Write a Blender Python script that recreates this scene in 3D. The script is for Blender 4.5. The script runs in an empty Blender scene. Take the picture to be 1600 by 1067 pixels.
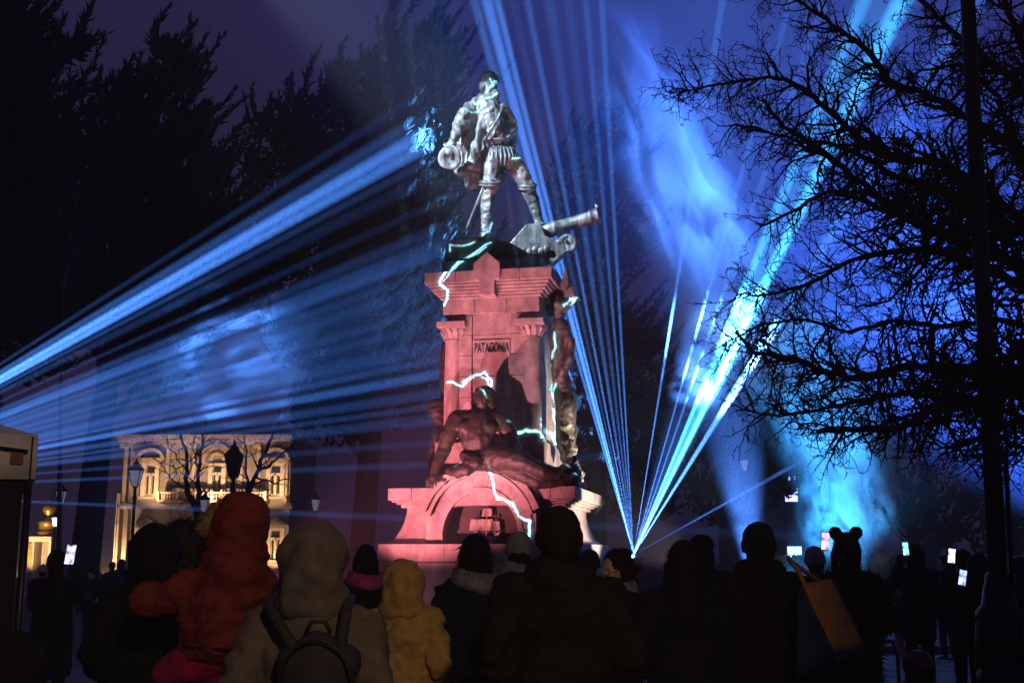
import bpy, bmesh, math, random
import numpy as np
from mathutils import Vector, Matrix, Euler, noise
R = math.radians
random.seed(7)
sc = bpy.context.scene
COL = sc.collection

# ------------------------------------------------------------------ camera
cam = bpy.data.cameras.new('camera'); camera = bpy.data.objects.new('camera', cam); COL.objects.link(camera)
sc.camera = camera
FPX = 1800.0; PITCH = R(10.45); EYE = Vector((0, 0, 1.55))
cam.sensor_width = 36; cam.lens = 36 * FPX / 1600; cam.clip_end = 3000
camera.location = EYE; camera.rotation_euler = (R(90) + PITCH, 0, 0)
CP, SP = math.cos(PITCH), math.sin(PITCH)
def at(x, y, Y):
    """surveyed point: photograph direction (x, y of 1600x1067) at distance Y in front of the camera"""
    u = (x - 800) / FPX; v = (533.5 - y) / FPX
    d = Vector((u, CP - v * SP, SP + v * CP))
    return EYE + d * (Y / d.y)
def ppm(Y): return FPX / Y            # pixels per metre, roughly

# ------------------------------------------------------------------ world: late dusk, violet sky
w = bpy.data.worlds.new('World'); sc.world = w; w.use_nodes = True
nt = w.node_tree; bg = nt.nodes['Background']
sky = nt.nodes.new('ShaderNodeTexSky'); sky.sky_type = 'NISHITA'; sky.sun_disc = False
sky.sun_elevation = R(-4); sky.sun_rotation = R(200)
mx = nt.nodes.new('ShaderNodeMix'); mx.data_type = 'RGBA'; mx.blend_type = 'ADD'; mx.inputs[0].default_value = 1
mx.inputs[7].default_value = (.38, .26, .95, 1)
nt.links.new(sky.outputs[0], mx.inputs[6]); nt.links.new(mx.outputs[2], bg.inputs[0])
bg.inputs[1].default_value = .058; w.cycles.sampling_method = 'NONE'

# ------------------------------------------------------------------ exposure / render
sc.view_settings.view_transform = 'Standard'; sc.view_settings.look = 'None'
sc.view_settings.exposure = 0; sc.view_settings.gamma = 1
sc.render.engine = 'CYCLES'
cy = sc.cycles
cy.use_denoising = True; cy.use_adaptive_sampling = False
cy.volume_bounces = 0; cy.max_bounces = 4; cy.diffuse_bounces = 2; cy.glossy_bounces = 2; cy.transparent_max_bounces = 8
cy.volume_step_rate = .7
cy.sample_clamp_indirect = 4

# ------------------------------------------------------------------ lights of the show
HAZE = .0055
def spot(a, b, ang, power, col, blend=1.0, rad=0.0, name='beam_light'):
    l = bpy.data.lights.new(name, 'SPOT'); l.energy = power; l.color = col
    l.spot_size = R(ang); l.spot_blend = blend; l.shadow_soft_size = rad
    o = bpy.data.objects.new(name, l); COL.objects.link(o)
    a = Vector(a); b = Vector(b); o.location = a
    o.rotation_euler = (b - a).to_track_quat('-Z', 'Y').to_euler()
    return o
def point(a, power, col, rad=.08, name='lamp_light'):
    l = bpy.data.lights.new(name, 'POINT'); l.energy = power; l.color = col; l.shadow_soft_size = rad
    o = bpy.data.objects.new(name, l); COL.objects.link(o); o.location = a
    return o
BLUE = (.085, .29, 1); CYAN = (.06, .48, 1); VIO = (.20, .24, 1)
LASER = at(990, 866, 24.5)
K = 1.5e6
# the fan of the floor projector right of the monument: (x, y) it points at, depth there, cone, strength, colour
for x, y, Y, a, s, c in [
    (740, 0, 28, 1.3, 4.2, BLUE), (760, 0, 28, 1.6, 8.5, BLUE), (777, 0, 28, .8, 11.0, BLUE),
    (800, 0, 27, 1.2, .9, BLUE), (824, 0, 27, .7, 4.2, BLUE), (888, 0, 27, 1.6, .8, BLUE), (858, 0, 28, 1.6, 1.4, BLUE),
    (915, 0, 26, 1.0, 2.8, BLUE), (940, 0, 27, 1.0, 3.8, BLUE),
    (1129, 0, 25, .9, 5.0, BLUE), (1236, 0, 26, 1.0, 4.4, BLUE), (1288, 0, 27, 1.2, 3.0, BLUE),
    (1350, 0, 27, 2.0, 7.5, CYAN), (1410, 0, 26, 2.5, 12.0, CYAN), (1528, 0, 28, 2.6, 4.5, BLUE),
    (1260, 716, 30, 1.2, .5, BLUE), (1330, 0, 28, 20, .04, BLUE), (1390, 0, 27, 6.5, 1.0, CYAN)]:
    spot(LASER, at(x, y, Y), a, K * 1.3 * s, c)
# the fan from the lighting tower off to the left
TOWER = at(-310, 768, 19)
for y, Y, a, s in [(160, 42, 1.4, 1.3), (184, 42, 1.3, 4.4), (198, 42, 2.2, 3.0), (214, 42, 1.1, 4.0), (262, 42, 1.6, .3), (310, 41, .7, .4),
                   (352, 40, 1.4, .5), (388, 40, 1.6, 1.2), (440, 40, 1.6, .4), (500, 40, 1.0, .5), (536, 40, 2.0, .45),
                   (582, 39, 1.3, 2.2), (612, 38, 1.5, .8), (652, 37, 1.6, .6), (690, 37, .8, .45), (812, 33, .7, .6),
                   (480, 40, 16, .07), (120, 42, .7, .5), (236, 42, .5, 1.0), (372, 40, .6, 1.3), (416, 40, .6, .6), (476, 40, 1.0, .6), (558, 39, .6, 1.2), (632, 38, .5, 1.0), (724, 36, .6, .6)]:
    spot(TOWER, at(700, y, Y), a, K * 2.3 * s, BLUE)
# blue wash lights behind the smoke on the right
WASH = [(at(1186, 945, 29), at(1080, 250, 32), 24, 2.4e5, (.08, .27, 1)),
        (at(1345, 930, 30), at(1280, 560, 28), 46, 4e4, (.05, .38, 1)),
        (at(1215, 935, 25), at(1325, 780, 27), 44, 1.3e4, (.05, .40, 1)),
        (at(1800, 905, 31), at(1380, 330, 34), 66, 3.0e5, (.04, .15, 1))]
for a, b, an, p, c in WASH: spot(a, b, an, p, c, 1.0, .1, 'wash_light')
# floods on the monument: red from the front left, warm white from the right, cool white on the statue
spot((-4.3, 18.0, .35), at(760, 660, 21), 46, 4900, (1, .22, .26), .6, .06, 'red_flood')
spot((-1.5, 16.6, .3), at(765, 520, 21), 48, 2700, (1, .38, .44), .7, .06, 'red_flood')
spot(at(1110, 905, 20.5), at(915, 770, 22), 50, 2100, (1, .72, .54), .6, .06, 'warm_flood')
spot((-7.0, 16.2, 13.8), at(785, 275, 22.3), 20, 25000, (.55, .72, 1), .5, .1, 'statue_flood')
# street lamp behind the camera, falling on the nearest coats
spot((1.5, -2.6, 4.2), (-1.0, 5.6, 1.25), 38, 620, (1, .68, .40), .6, .15, 'street_lamp')

# ------------------------------------------------------------------ helpers
def mat(name, c, rough=.8, var=.25, scale=6, bump=.0, bscale=40, metal=0, c2=None, detail=5, spec=.4):
    m = bpy.data.materials.new(name); m.use_nodes = True
    t = m.node_tree; b = t.nodes['Principled BSDF']
    b.inputs['Roughness'].default_value = rough; b.inputs['Metallic'].default_value = metal
    b.inputs['Specular IOR Level'].default_value = spec
    tc = t.nodes.new('ShaderNodeTexCoord'); n = t.nodes.new('ShaderNodeTexNoise')
    n.inputs['Scale'].default_value = scale; n.inputs['Detail'].default_value = detail; n.inputs['Roughness'].default_value = .6
    t.links.new(tc.outputs['Object'], n.inputs['Vector'])
    r = t.nodes.new('ShaderNodeValToRGB'); r.color_ramp.elements[0].position = .3; r.color_ramp.elements[1].position = .72
    a = c2 or tuple(x * (1 - var) for x in c)
    r.color_ramp.elements[0].color = (*a, 1); r.color_ramp.elements[1].color = (*(tuple(min(1, x * (1 + var * .6)) for x in c)), 1)
    t.links.new(n.outputs['Fac'], r.inputs[0]); t.links.new(r.outputs[0], b.inputs['Base Color'])
    if bump:
        n2 = t.nodes.new('ShaderNodeTexNoise'); n2.inputs['Scale'].default_value = bscale; n2.inputs['Detail'].default_value = 4
        t.links.new(tc.outputs['Object'], n2.inputs['Vector'])
        bp = t.nodes.new('ShaderNodeBump'); bp.inputs['Strength'].default_value = bump; bp.inputs['Distance'].default_value = .02
        t.links.new(n2.outputs['Fac'], bp.inputs['Height']); t.links.new(bp.outputs[0], b.inputs['Normal'])
    return m
def emit(name, c, s):
    m = bpy.data.materials.new(name); m.use_nodes = True
    b = m.node_tree.nodes['Principled BSDF']; b.inputs['Base Color'].default_value = (*c, 1)
    b.inputs['Emission Color'].default_value = (*c, 1); b.inputs['Emission Strength'].default_value = s; m.cycles.emission_sampling = 'NONE'
    return m

def frame(d):
    d = Vector(d).normalized(); q = d.to_track_quat('Z', 'Y'); return q @ Vector((1, 0, 0)), q @ Vector((0, 1, 0)), d
class MB:
    def __init__(s): s.v = []; s.f = []; s.sm = []
    def add(s, v, f, smooth=False):
        n = len(s.v); s.v += [tuple(p) for p in v]; s.f += [[i + n for i in q] for q in f]; s.sm += [smooth] * len(f); return s
    def box(s, lo, hi):
        x0, y0, z0 = lo; x1, y1, z1 = hi
        return s.add([(x0, y0, z0), (x1, y0, z0), (x1, y1, z0), (x0, y1, z0), (x0, y0, z1), (x1, y0, z1), (x1, y1, z1), (x0, y1, z1)],
                     [(0, 3, 2, 1), (4, 5, 6, 7), (0, 1, 5, 4), (1, 2, 6, 5), (2, 3, 7, 6), (3, 0, 4, 7)])
    def cbox(s, c, sz, rz=0):
        m = Matrix.Rotation(rz, 3, 'Z'); h = [k / 2 for k in sz]; t = MB().box([-k for k in h], h)
        return s.add([Vector(c) + m @ Vector(p) for p in t.v], t.f)
    def prism(s, poly, y0, y1):
        """poly of (x, z), pushed from y0 to y1"""
        n = len(poly); v = [(x, y0, z) for x, z in poly] + [(x, y1, z) for x, z in poly]
        f = [list(range(n)), list(range(2 * n - 1, n - 1, -1))] + [(i + n, (i + 1) % n + n, (i + 1) % n, i) for i in range(n)]
        return s.add(v, f)
    def lathe(s, prof, c=(0, 0, 0), n=16, smooth=True, ph=0):
        """prof of (r, z)"""
        v = []; f = []
        for r, z in prof:
            for i in range(n):
                a = 2 * math.pi * i / n + ph; v.append((c[0] + r * math.cos(a), c[1] + r * math.sin(a), c[2] + z))
        for j in range(len(prof) - 1):
            for i in range(n):
                k = (i + 1) % n; f.append((j * n + i, j * n + k, (j + 1) * n + k, (j + 1) * n + i))
        f.append(list(range(n - 1, -1, -1))); f.append([(len(prof) - 1) * n + i for i in range(n)])
        return s.add(v, f, smooth)
    def tube(s, path, rad, n=8, smooth=True):
        path = [Vector(p) for p in path]; m = len(path)
        if not isinstance(rad, (list, tuple)): rad = [rad] * m
        v = []; f = []; pu = None
        for i, p in enumerate(path):
            d = (path[min(i + 1, m - 1)] - path[max(i - 1, 0)])
            if d.length < 1e-6: d = Vector((0, 0, 1))
            d.normalize()
            if pu is None: u = frame(d)[0]
            else:
                u = pu - d * pu.dot(d)
                u = u.normalized() if u.length > 1e-4 else frame(d)[0]
            pu = u; w_ = d.cross(u)
            for k in range(n):
                a = 2 * math.pi * k / n; v.append(p + (u * math.cos(a) + w_ * math.sin(a)) * rad[i])
        for i in range(m - 1):
            for k in range(n):
                k2 = (k + 1) % n; f.append((i * n + k, i * n + k2, (i + 1) * n + k2, (i + 1) * n + k))
        f.append(list(range(n - 1, -1, -1))); f.append([(m - 1) * n + k for k in range(n)])
        return s.add(v, f, smooth)
    def ell(s, c, r, rot=None, n=14, m=9):
        q = Euler(rot).to_matrix() if rot else Matrix.Identity(3); c = Vector(c); v = [c + q @ Vector((0, 0, -r[2]))]; f = []
        for j in range(1, m):
            t = math.pi * j / m
            for i in range(n):
                a = 2 * math.pi * i / n
                v.append(c + q @ Vector((r[0] * math.sin(t) * math.cos(a), r[1] * math.sin(t) * math.sin(a), -r[2] * math.cos(t))))
        v.append(c + q @ Vector((0, 0, r[2]))); L = len(v) - 1
        for i in range(n):
            k = (i + 1) % n; f.append((0, 1 + k, 1 + i)); f.append((L, L - n + i, L - n + k))
        for j in range(m - 2):
            for i in range(n):
                k = (i + 1) % n; a = 1 + j * n; f.append((a + i, a + k, a + n + k, a + n + i))
        return s.add(v, f, True)
    def cap(s, p0, p1, r0, r1, n=12):
        p0 = Vector(p0); p1 = Vector(p1); d = p1 - p0
        if d.length < 1e-5: return s.ell(p0, (r0,) * 3)
        d.normalize(); P = []; Q = []
        for k in range(5):
            t = (1 - k / 4) * math.pi / 2; P.append(p0 - d * r0 * math.sin(t)); Q.append(max(r0 * math.cos(t), .001))
        for k in range(5):
            t = k / 4 * math.pi / 2; P.append(p1 + d * r1 * math.sin(t)); Q.append(max(r1 * math.cos(t), .001))
        # keep the ends straight
        u, w_, _ = frame(d); v = []; f = []
        for p, r in zip(P, Q):
            for k in range(n):
                a = 2 * math.pi * k / n; v.append(p + (u * math.cos(a) + w_ * math.sin(a)) * r)
        for i in range(len(P) - 1):
            for k in range(n):
                k2 = (k + 1) % n; f.append((i * n + k, i * n + k2, (i + 1) * n + k2, (i + 1) * n + k))
        f.append(list(range(n - 1, -1, -1))); f.append([(len(P) - 1) * n + k for k in range(n)])
        return s.add(v, f, True)
    def mesh(s, name):
        me = bpy.data.meshes.new(name); me.from_pydata(s.v, [], s.f); me.polygons.foreach_set('use_smooth', s.sm); me.update(); return me
    def build(s, name, m, parent=None, loc=None, bevel=0, rot=None):
        o = bpy.data.objects.new(name, s.mesh(name)); COL.objects.link(o); o.data.materials.append(m)
        if parent is not None: o.parent = parent
        if loc is not None: o.location = loc
        if rot is not None: o.rotation_euler = rot
        if bevel:
            b = o.modifiers.new('bevel', 'BEVEL'); b.width = bevel; b.segments = 2; b.limit_method = 'ANGLE'; b.angle_limit = R(40)
        return o
def tag(o, label=None, cat=None, group=None, kind=None):
    if label: o['label'] = label
    if cat: o['category'] = cat
    if group: o['group'] = group
    if kind: o['kind'] = kind
    return o
def empty(name, loc=(0, 0, 0), rz=0):
    o = bpy.data.objects.new(name, None); COL.objects.link(o); o.location = loc; o.rotation_euler = (0, 0, rz); o.empty_display_size = .2
    return o
def copy_tree(o, parent=None):
    c = o.copy(); COL.objects.link(c); c.parent = parent
    for ch in list(o.children): copy_tree(ch, c)
    return c
TEX = {}
def ctex(scale, depth=3):
    k = (scale, depth)
    if k not in TEX:
        t = bpy.data.textures.new('folds', 'CLOUDS'); t.noise_scale = scale; t.noise_depth = depth; TEX[k] = t
    return TEX[k]
def blob(name, mb, m, parent=None, voxel=.025, smooth=3, folds=(), rot=None, loc=None, quilt=None, crease=None):
    """fuse overlapping volumes into one continuous skin; folds = (noise scale, strength) pairs"""
    o = bpy.data.objects.new(name, mb.mesh(name)); COL.objects.link(o)
    r = o.modifiers.new('r', 'REMESH'); r.mode = 'VOXEL'; r.voxel_size = voxel; r.use_smooth_shade = True
    if smooth:
        s = o.modifiers.new('s', 'SMOOTH'); s.factor = .5; s.iterations = smooth
    for i, (a, b) in enumerate(folds):
        d = o.modifiers.new('d', 'DISPLACE'); d.texture = ctex(a); d.strength = b; d.mid_level = .5; d.texture_coords = 'LOCAL'
    bpy.context.view_layer.update()
    me = bpy.data.meshes.new_from_object(o.evaluated_get(bpy.context.evaluated_depsgraph_get()))
    old = o.data; o.modifiers.clear(); o.data = me; me.name = name; bpy.data.meshes.remove(old)
    me.materials.clear(); me.materials.append(m)
    me.polygons.foreach_set('use_smooth', [True] * len(me.polygons))
    if crease:                                 # cloth creases: ridged noise along the given axis frequencies
        am, fx, fy, fz = crease; me.update(); sd = random.random() * 50
        nr = [v.normal.copy() for v in me.vertices]
        for v, n in zip(me.vertices, nr):
            c_ = v.co; a_ = noise.noise((c_.x * fx + sd, c_.y * fy, c_.z * fz)); b_ = noise.noise((c_.x * fx * 2.3, c_.y * fy * 2.3 + sd, c_.z * fz * 2.3))
            v.co = c_ + n * am * ((.35 - abs(a_)) * 1.6 + (.3 - abs(b_)) * .7)
    if quilt:                                  # sewn channels of a padded coat
        am, fq = quilt; me.update()
        nr = [v.normal.copy() for v in me.vertices]
        for v, n in zip(me.vertices, nr):
            v.co += n * am * (abs(math.sin(v.co.z * fq + .5 * math.sin(v.co.x * 9))) ** .6 - .6)
    if parent is not None: o.parent = parent
    if loc is not None: o.location = loc
    if rot is not None: o.rotation_euler = rot
    return o
def text_mesh(s, size, depth, name):
    c = bpy.data.curves.new(name, 'FONT'); c.body = s; c.size = size; c.extrude = depth; c.align_x = 'CENTER'; c.align_y = 'CENTER'; c.resolution_u = 3
    o = bpy.data.objects.new(name, c); COL.objects.link(o); bpy.context.view_layer.update()
    me = bpy.data.meshes.new_from_object(o.evaluated_get(bpy.context.evaluated_depsgraph_get()))
    bpy.data.objects.remove(o); bpy.data.curves.remove(c); return me

# ------------------------------------------------------------------ materials
STONE = mat('granite', (.45, .40, .39), .82, .42, 4.5, .5, 70, detail=9)
def streaks(m, sc_=(5, 5, .5), lo=.42, hi=.62, amt=.55):
    """grime washed down the stone: a stretched noise multiplied over the colour"""
    t = m.node_tree; b = t.nodes['Principled BSDF']; src = b.inputs['Base Color'].links[0].from_socket
    tc = t.nodes.new('ShaderNodeTexCoord'); mp = t.nodes.new('ShaderNodeMapping'); mp.inputs['Scale'].default_value = sc_
    n = t.nodes.new('ShaderNodeTexNoise'); n.inputs['Scale'].default_value = 1; n.inputs['Detail'].default_value = 8; n.inputs['Roughness'].default_value = .65
    r = t.nodes.new('ShaderNodeMapRange'); r.inputs[1].default_value = lo; r.inputs[2].default_value = hi; r.inputs[3].default_value = 1 - amt
    mx_ = t.nodes.new('ShaderNodeMix'); mx_.data_type = 'RGBA'; mx_.blend_type = 'MULTIPLY'; mx_.inputs[0].default_value = 1
    t.links.new(tc.outputs['Object'], mp.inputs[0]); t.links.new(mp.outputs[0], n.inputs['Vector']); t.links.new(n.outputs['Fac'], r.inputs[0])
    t.links.new(src, mx_.inputs[6]); t.links.new(r.outputs[0], mx_.inputs[7]); t.links.new(mx_.outputs[2], b.inputs['Base Color'])
streaks(STONE, (3.5, 3.5, .9), .40, .66, .38)
STONE_D = mat('dark_granite', (.16, .15, .16), .7, .3, 4, .2, 80)
BRONZE = mat('weathered_bronze', (.33, .32, .29), .5, .45, 5, .35, 30, .3, c2=(.10, .11, .095))
streaks(BRONZE, (9, 9, 1.2), .40, .60, .6)
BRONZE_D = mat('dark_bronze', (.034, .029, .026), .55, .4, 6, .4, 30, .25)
ASPHALT = mat('asphalt', (.055, .055, .058), .85, .35, 1.2, .4, 160)
SLAB = mat('paving', (.19, .185, .18), .75, .3, 1.6, .3, 60)
IRON = mat('black_iron', (.012, .012, .014), .38, .3, 10, .1, 60, .2)

# ------------------------------------------------------------------ ground
g = MB()
N = 24; S = 300
gv = [(-150 + S * i / N, -60 + S * j / N, 0) for j in range(N + 1) for i in range(N + 1)]
g.add(gv, [(j * (N + 1) + i, j * (N + 1) + i + 1, (j + 1) * (N + 1) + i + 1, (j + 1) * (N + 1) + i) for j in range(N) for i in range(N)])
ground = tag(g.build('ground', ASPHALT), kind='structure')
pav = MB().box((-15.6, 10.8, -.05), (15.6, 18.6, .012)); pavement = tag(pav.build('pavement', ASPHALT), kind='structure')
slab_me = [None] * 3
for k in range(3):
    b = MB().box((-.585, -.585, .010), (.585, .585, .028 + .003 * k)); slab_me[k] = b.mesh('paving_slab'); slab_me[k].materials.append(SLAB)
for i in range(26):
    for j in range(6):
        o = bpy.data.objects.new('paving_slab', random.choice(slab_me)); COL.objects.link(o); o.parent = pavement
        o.location = (-15 + 1.2 * i, 11.6 + 1.2 * j, 0); o.rotation_euler = (0, 0, R(random.uniform(-.4, .4)))
kerb = MB()
kerb_o = tag(empty('kerb', (0, 18.8, 0)), kind='structure')
km = MB().box((-.59, -.11, -.02), (.59, .11, .13)).mesh('kerb_stone'); km.materials.append(SLAB)
for i in range(26):
    o = bpy.data.objects.new('kerb_stone', km); COL.objects.link(o); o.parent = kerb_o; o.location = (-15 + 1.2 * i, 0, 0)

# ------------------------------------------------------------------ monument (stone pedestal)
MY = 22.2
MON = Vector((at(770, 800, 21.2).x + .14, MY, 0)); MR = R(-12)
mon = tag(empty('monument_pedestal', MON, MR), 'tall granite pedestal flooded in red light with arched base, cornice and corner columns', 'monument'); mon.scale = (.89, .89, 1)
def zz(y, Y=21.2): return at(770, y, Y).z
kx = 21.2 / FPX
def stone(lo, hi, name='stone_block', m=None, bevel=.008): return MB().box(lo, hi).build(name, m or STONE, mon, bevel=bevel)
def sq(h, z0, z1, name, m=None, bevel=.012, hy=None): hy = hy or h; return stone((-h, -hy, z0), (h, hy, z1), name, m, bevel)
def loft(prof, name, m=None, hyf=1.0, seg=None):
    """square rings (half width, z) stacked"""
    v = []; f = []
    for h, z in prof: v += [(-h, -h * hyf, z), (h, -h * hyf, z), (h, h * hyf, z), (-h, h * hyf, z)]
    for j in range(len(prof) - 1):
        for i in range(4):
            k = (i + 1) % 4; f.append((j * 4 + i, j * 4 + k, j * 4 + 4 + k, j * 4 + 4 + i))
    f.append((3, 2, 1, 0)); n = 4 * len(prof) - 4; f.append((n, n + 1, n + 2, n + 3))
    return MB().add(v, f).build(name, m or STONE, mon)
# steps
sq(3.3, 0, .18, 'step'); sq(2.95, .184, .36, 'step'); sq(2.6, .364, .55, 'step')
# lower plinth in two courses
zp = zz(878); z0 = zz(850)
for a, b, h in ((.554, zp - .004, 2.12), (zp, z0, 2.06)):
    n = 3
    for i in range(n):
        x0 = -h + 2 * h * i / n; x1 = -h + 2 * h * (i + 1) / n
        stone((x0 + .003, -h, a), (x1 - .003, h, b), 'plinth_stone')
# flared body with hollow sides
zc = zz(793)
prof = []
for k in range(9):
    t = k / 8; prof.append((1.90 - .30 * math.sin(t * math.pi / 2) ** .7 if k else 1.92, z0 + .004 + (zc - z0) * t))
for s in (-1, 1):
    v = []; f = []
    for h, z in prof: v += [(s * 1.11, -h, z), (s * h, -h, z), (s * h, h, z), (s * 1.11, h, z)]
    for j in range(len(prof) - 1):
        for i in range(4):
            k = (i + 1) % 4; q = (j * 4 + i, j * 4 + k, j * 4 + 4 + k, j * 4 + 4 + i); f.append(q if s > 0 else q[::-1])
    f.append((3, 2, 1, 0) if s > 0 else (0, 1, 2, 3)); n = 4 * len(prof) - 4; f.append((n, n + 1, n + 2, n + 3) if s > 0 else (n + 3, n + 2, n + 1, n))
    MB().add(v, f).build('flared_body', STONE, mon)
stone((-1.105, -1.44, z0 + .004), (1.105, 1.6, zc - .004), 'body_core')
# projecting front with the arched niche
zarc = zz(839); r0, r1, r2, r3 = .775, .87, 1.075, 1.30
YF = -1.86
def arc(r, a0=0, a1=180, n=28): return [(r * math.cos(R(a0 + (a1 - a0) * i / n)), zarc + r * math.sin(R(a0 + (a1 - a0) * i / n))) for i in range(n + 1)]
def ring(ra, rb, y0, y1, name, a0=0, a1=180, n=28, m=None):
    A = arc(ra, a0, a1, n); B = arc(rb, a0, a1, n); mb = MB()
    for i in range(n):
        mb.prism([A[i], B[i], B[i + 1], A[i + 1]], y0, y1)
    return mb.build(name, m or STONE, mon)
poly = [(-1.12, z0 + .004), (-r0 - .004, z0 + .004)] + [(-x, z) for x, z in arc(r0 + .004)][::1] + [(r0 + .004, z0 + .004), (1.12, z0 + .004), (1.12, zc - .004), (-1.12, zc - .004)]
# two jamb blocks and the niche back, so that the opening stays open
for s in (-1, 1):
    A = arc(r0 + .002, 0, 90) if s > 0 else arc(r0 + .002, 180, 90)
    pl = [(s * 1.12, z0 + .004), (s * (r0 + .002), z0 + .004)] + A + [(0, zc + .02), (s * 1.12, zc + .02)]
    if s < 0: pl = pl[::-1]
    MB().prism(pl, YF, -1.45).build('niche_jamb', STONE, mon)
MB().box((-r0 - .02, -1.56, z0 + .006), (r0 + .02, -1.46, zarc + r0 + .02)).build('niche_panel', BRONZE_D, mon)  # near-black bronze colour puts the recess shade into the panel
ring(r0, r1, YF - .05, YF + .05, 'archivolt_trim')
nv = 9
for i in range(nv):                                   # voussoirs
    a0 = 8 + 164 * i / nv; a1 = 8 + 164 * (i + 1) / nv
    ring(r1 + .004, r2, YF - .03, YF + .3, 'voussoir', a0 + .18, a1 - .18, 5)
ring(r2 + .002, r2 + .07, YF - .13, YF + .85, 'archivolt_moulding', 20, 160)
ring(r2 + .07, r2 + .1, YF - .09, YF + .85, 'archivolt_moulding', 20, 160)
for i in range(5):
    a0 = 22 + 136 * i / 5; a1 = 22 + 136 * (i + 1) / 5
    ring(r2 + .1, r3, YF - .16, YF + .92, 'arch_crown_stone', a0 + .15, a1 - .15, 7)
# base cornice: moulded band and top slab, broken by the arch
zt = zz(764); zm = zz(783)
xa = math.sqrt(max(r3 ** 2 - ((zm + zt) / 2 - zarc) ** 2, .01)) - .08
for s in (-1, 1):
    for k, (h, a, b) in enumerate(((1.70, zc - .01, zc + .05), (1.78, zc + .05, zm - .03), (1.86, zm - .03, zm))):
        x0, x1 = sorted((s * xa * 1.02, s * h)); stone((x0, -h, a), (x1, h, b), 'cornice_moulding', bevel=.015)
    xs = [xa, 1.42, 1.92]
    for i in range(2):
        x0, x1 = sorted((s * (xs[i] + .003), s * (xs[i + 1] - .003))); stone((x0, -1.92, zm + .004), (x1, 1.92, zt), 'cornice_stone', bevel=.012)
stone((-xa, -1.5, zc), (xa, 1.9, zt - .01), 'cornice_core')
# shaft foot and shaft in courses
zs = zz(690); zu = zz(500)
sq(1.20, zt - .008, zz(735), 'shaft_foot'); 
for s in (-1, 1):
    x0, x1 = sorted((s * .004, s * 1.16)); stone((x0, -1.16, zz(735) + .003), (x1, 1.16, zs), 'shaft_foot_stone')
sq(1.0, zs + .003, zs + .06, 'shaft_moulding')
core = stone((-.86, -.86, zs + .06), (.86, .86, zz(470)), 'shaft_core')
nc = 6; zb = zs + .063; zt2 = zz(487)
for c in range(nc):
    a = zb + (zt2 - zb) * c / nc + .005; b = zb + (zt2 - zb) * (c + 1) / nc - .005
    for sx in (-1, 1):                                # corner stones
        x0, x1 = sorted((sx * .428, sx * .96)); stone((x0, -.97, a), (x1, .97, b), 'shaft_stone', bevel=.005)
    if not c == 4: stone((-.418, -.935 , a), (.418, .93, b), 'panel_stone', bevel=.004)
    else: stone((-.418, -.935, a), (.418, .93, b), 'panel_stone', bevel=.004)
pl_z = zz(542)
MB().box((-.40, -.965, pl_z - .17), (.40, -.93, pl_z + .17)).build('name_plaque', STONE, mon, bevel=.01)
tm = text_mesh('PATAGONIA', .235, .012, 'inscription'); tm.materials.append(BRONZE_D)
to = bpy.data.objects.new('inscription', tm); COL.objects.link(to); to.parent = mon; to.location = (0, -.975, pl_z); to.rotation_euler = (R(90), 0, 0)
dim = max(v.co.x for v in tm.vertices) - min(v.co.x for v in tm.vertices); to.scale = (.74 / dim, 1.1, 1)
# frieze and panel lintel
stone((-.42, -.985, zt2 + .002), (.42, -.6, zt2 + .09), 'panel_lintel')
zf0, zf1 = zz(497), zz(465)
for i in range(3):
    x0 = -1.05 + 2.10 * i / 3; stone((x0 + .005, -1.05, zf0 + .12), (x0 + .695, 1.05, zf1), 'frieze_stone', bevel=.006)
# corner columns with capitals
for sx in (-1, 1):
    for sy in (-1, 1):
        cx, cyy = sx * .85, sy * .85
        col = MB().lathe([(.25, zs + .062), (.25, zs + .12), (.215, zs + .15), (.205, zs + .2), (.20, (zs + zz(527)) / 2), (.185, zz(530)), (.20, zz(528)), (.20, zz(525))], (cx, cyy, 0), 20).build('column', STONE, mon)
        cp = MB().lathe([(.19, zz(525)), (.21, zz(522)), (.24, zz(516)), (.285, zz(510)), (.29, zz(508.5))], (cx, cyy, 0), 20).build('capital', STONE, col)
        # carved leaves round the capital
        lf = MB()
        for k in range(12):
            a = 2 * math.pi * k / 12; ux, uy = math.cos(a), math.sin(a)
            lf.tube([(cx + ux * .195, cyy + uy * .195, zz(525)), (cx + ux * .225, cyy + uy * .225, zz(518)), (cx + ux * .29, cyy + uy * .29, zz(512.5)), (cx + ux * .30, cyy + uy * .30, zz(515))], [.03, .034, .026, .012], 5)
        lf.build('carved_leaf_band', STONE, col)
        MB().cbox((cx, cyy, (zz(508.5) + zz(499)) / 2 + .002), (.62, .62, zz(499) - zz(508.5) - .004)).build('abacus', STONE, mon, bevel=.012)
# main cornice
zc1 = zz(425)
for h, a, b in ((1.10, zf1 + .002, zz(460)), (1.15, zz(460), zz(456)), (1.22, zz(456), zz(452)), (1.27, zz(452), zz(447)), (1.31, zz(447), zz(443))):
    sq(h, a, b, 'cornice_moulding', bevel=.02)
for i in range(4):
    x0 = -1.38 + 2.76 * i / 4; stone((x0 + .005, -1.38, zz(443) + .003), (x0 + .685, 1.38, zc1), 'cornice_stone', bevel=.012)
# peaked centre stone
kz0, kz1, kz2 = zz(463), zz(416), zz(399)
for sy in (-1, 1):
    mb = MB().prism([(-.17, zz(465)), (.17, zz(465)), (.17, zz(442)), (.285, zz(440)), (.285, kz1), (0, kz2), (-.285, kz1), (-.285, zz(440)), (-.17, zz(442))], *sorted((sy * 1.45, sy * 1.0)))
    mb.build('peaked_centre_stone', STONE, mon, bevel=.01)
# upper dark plinth under the statue
sq(1.08, zc1 + .003, zz(404), 'upper_plinth', STONE_D)
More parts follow.
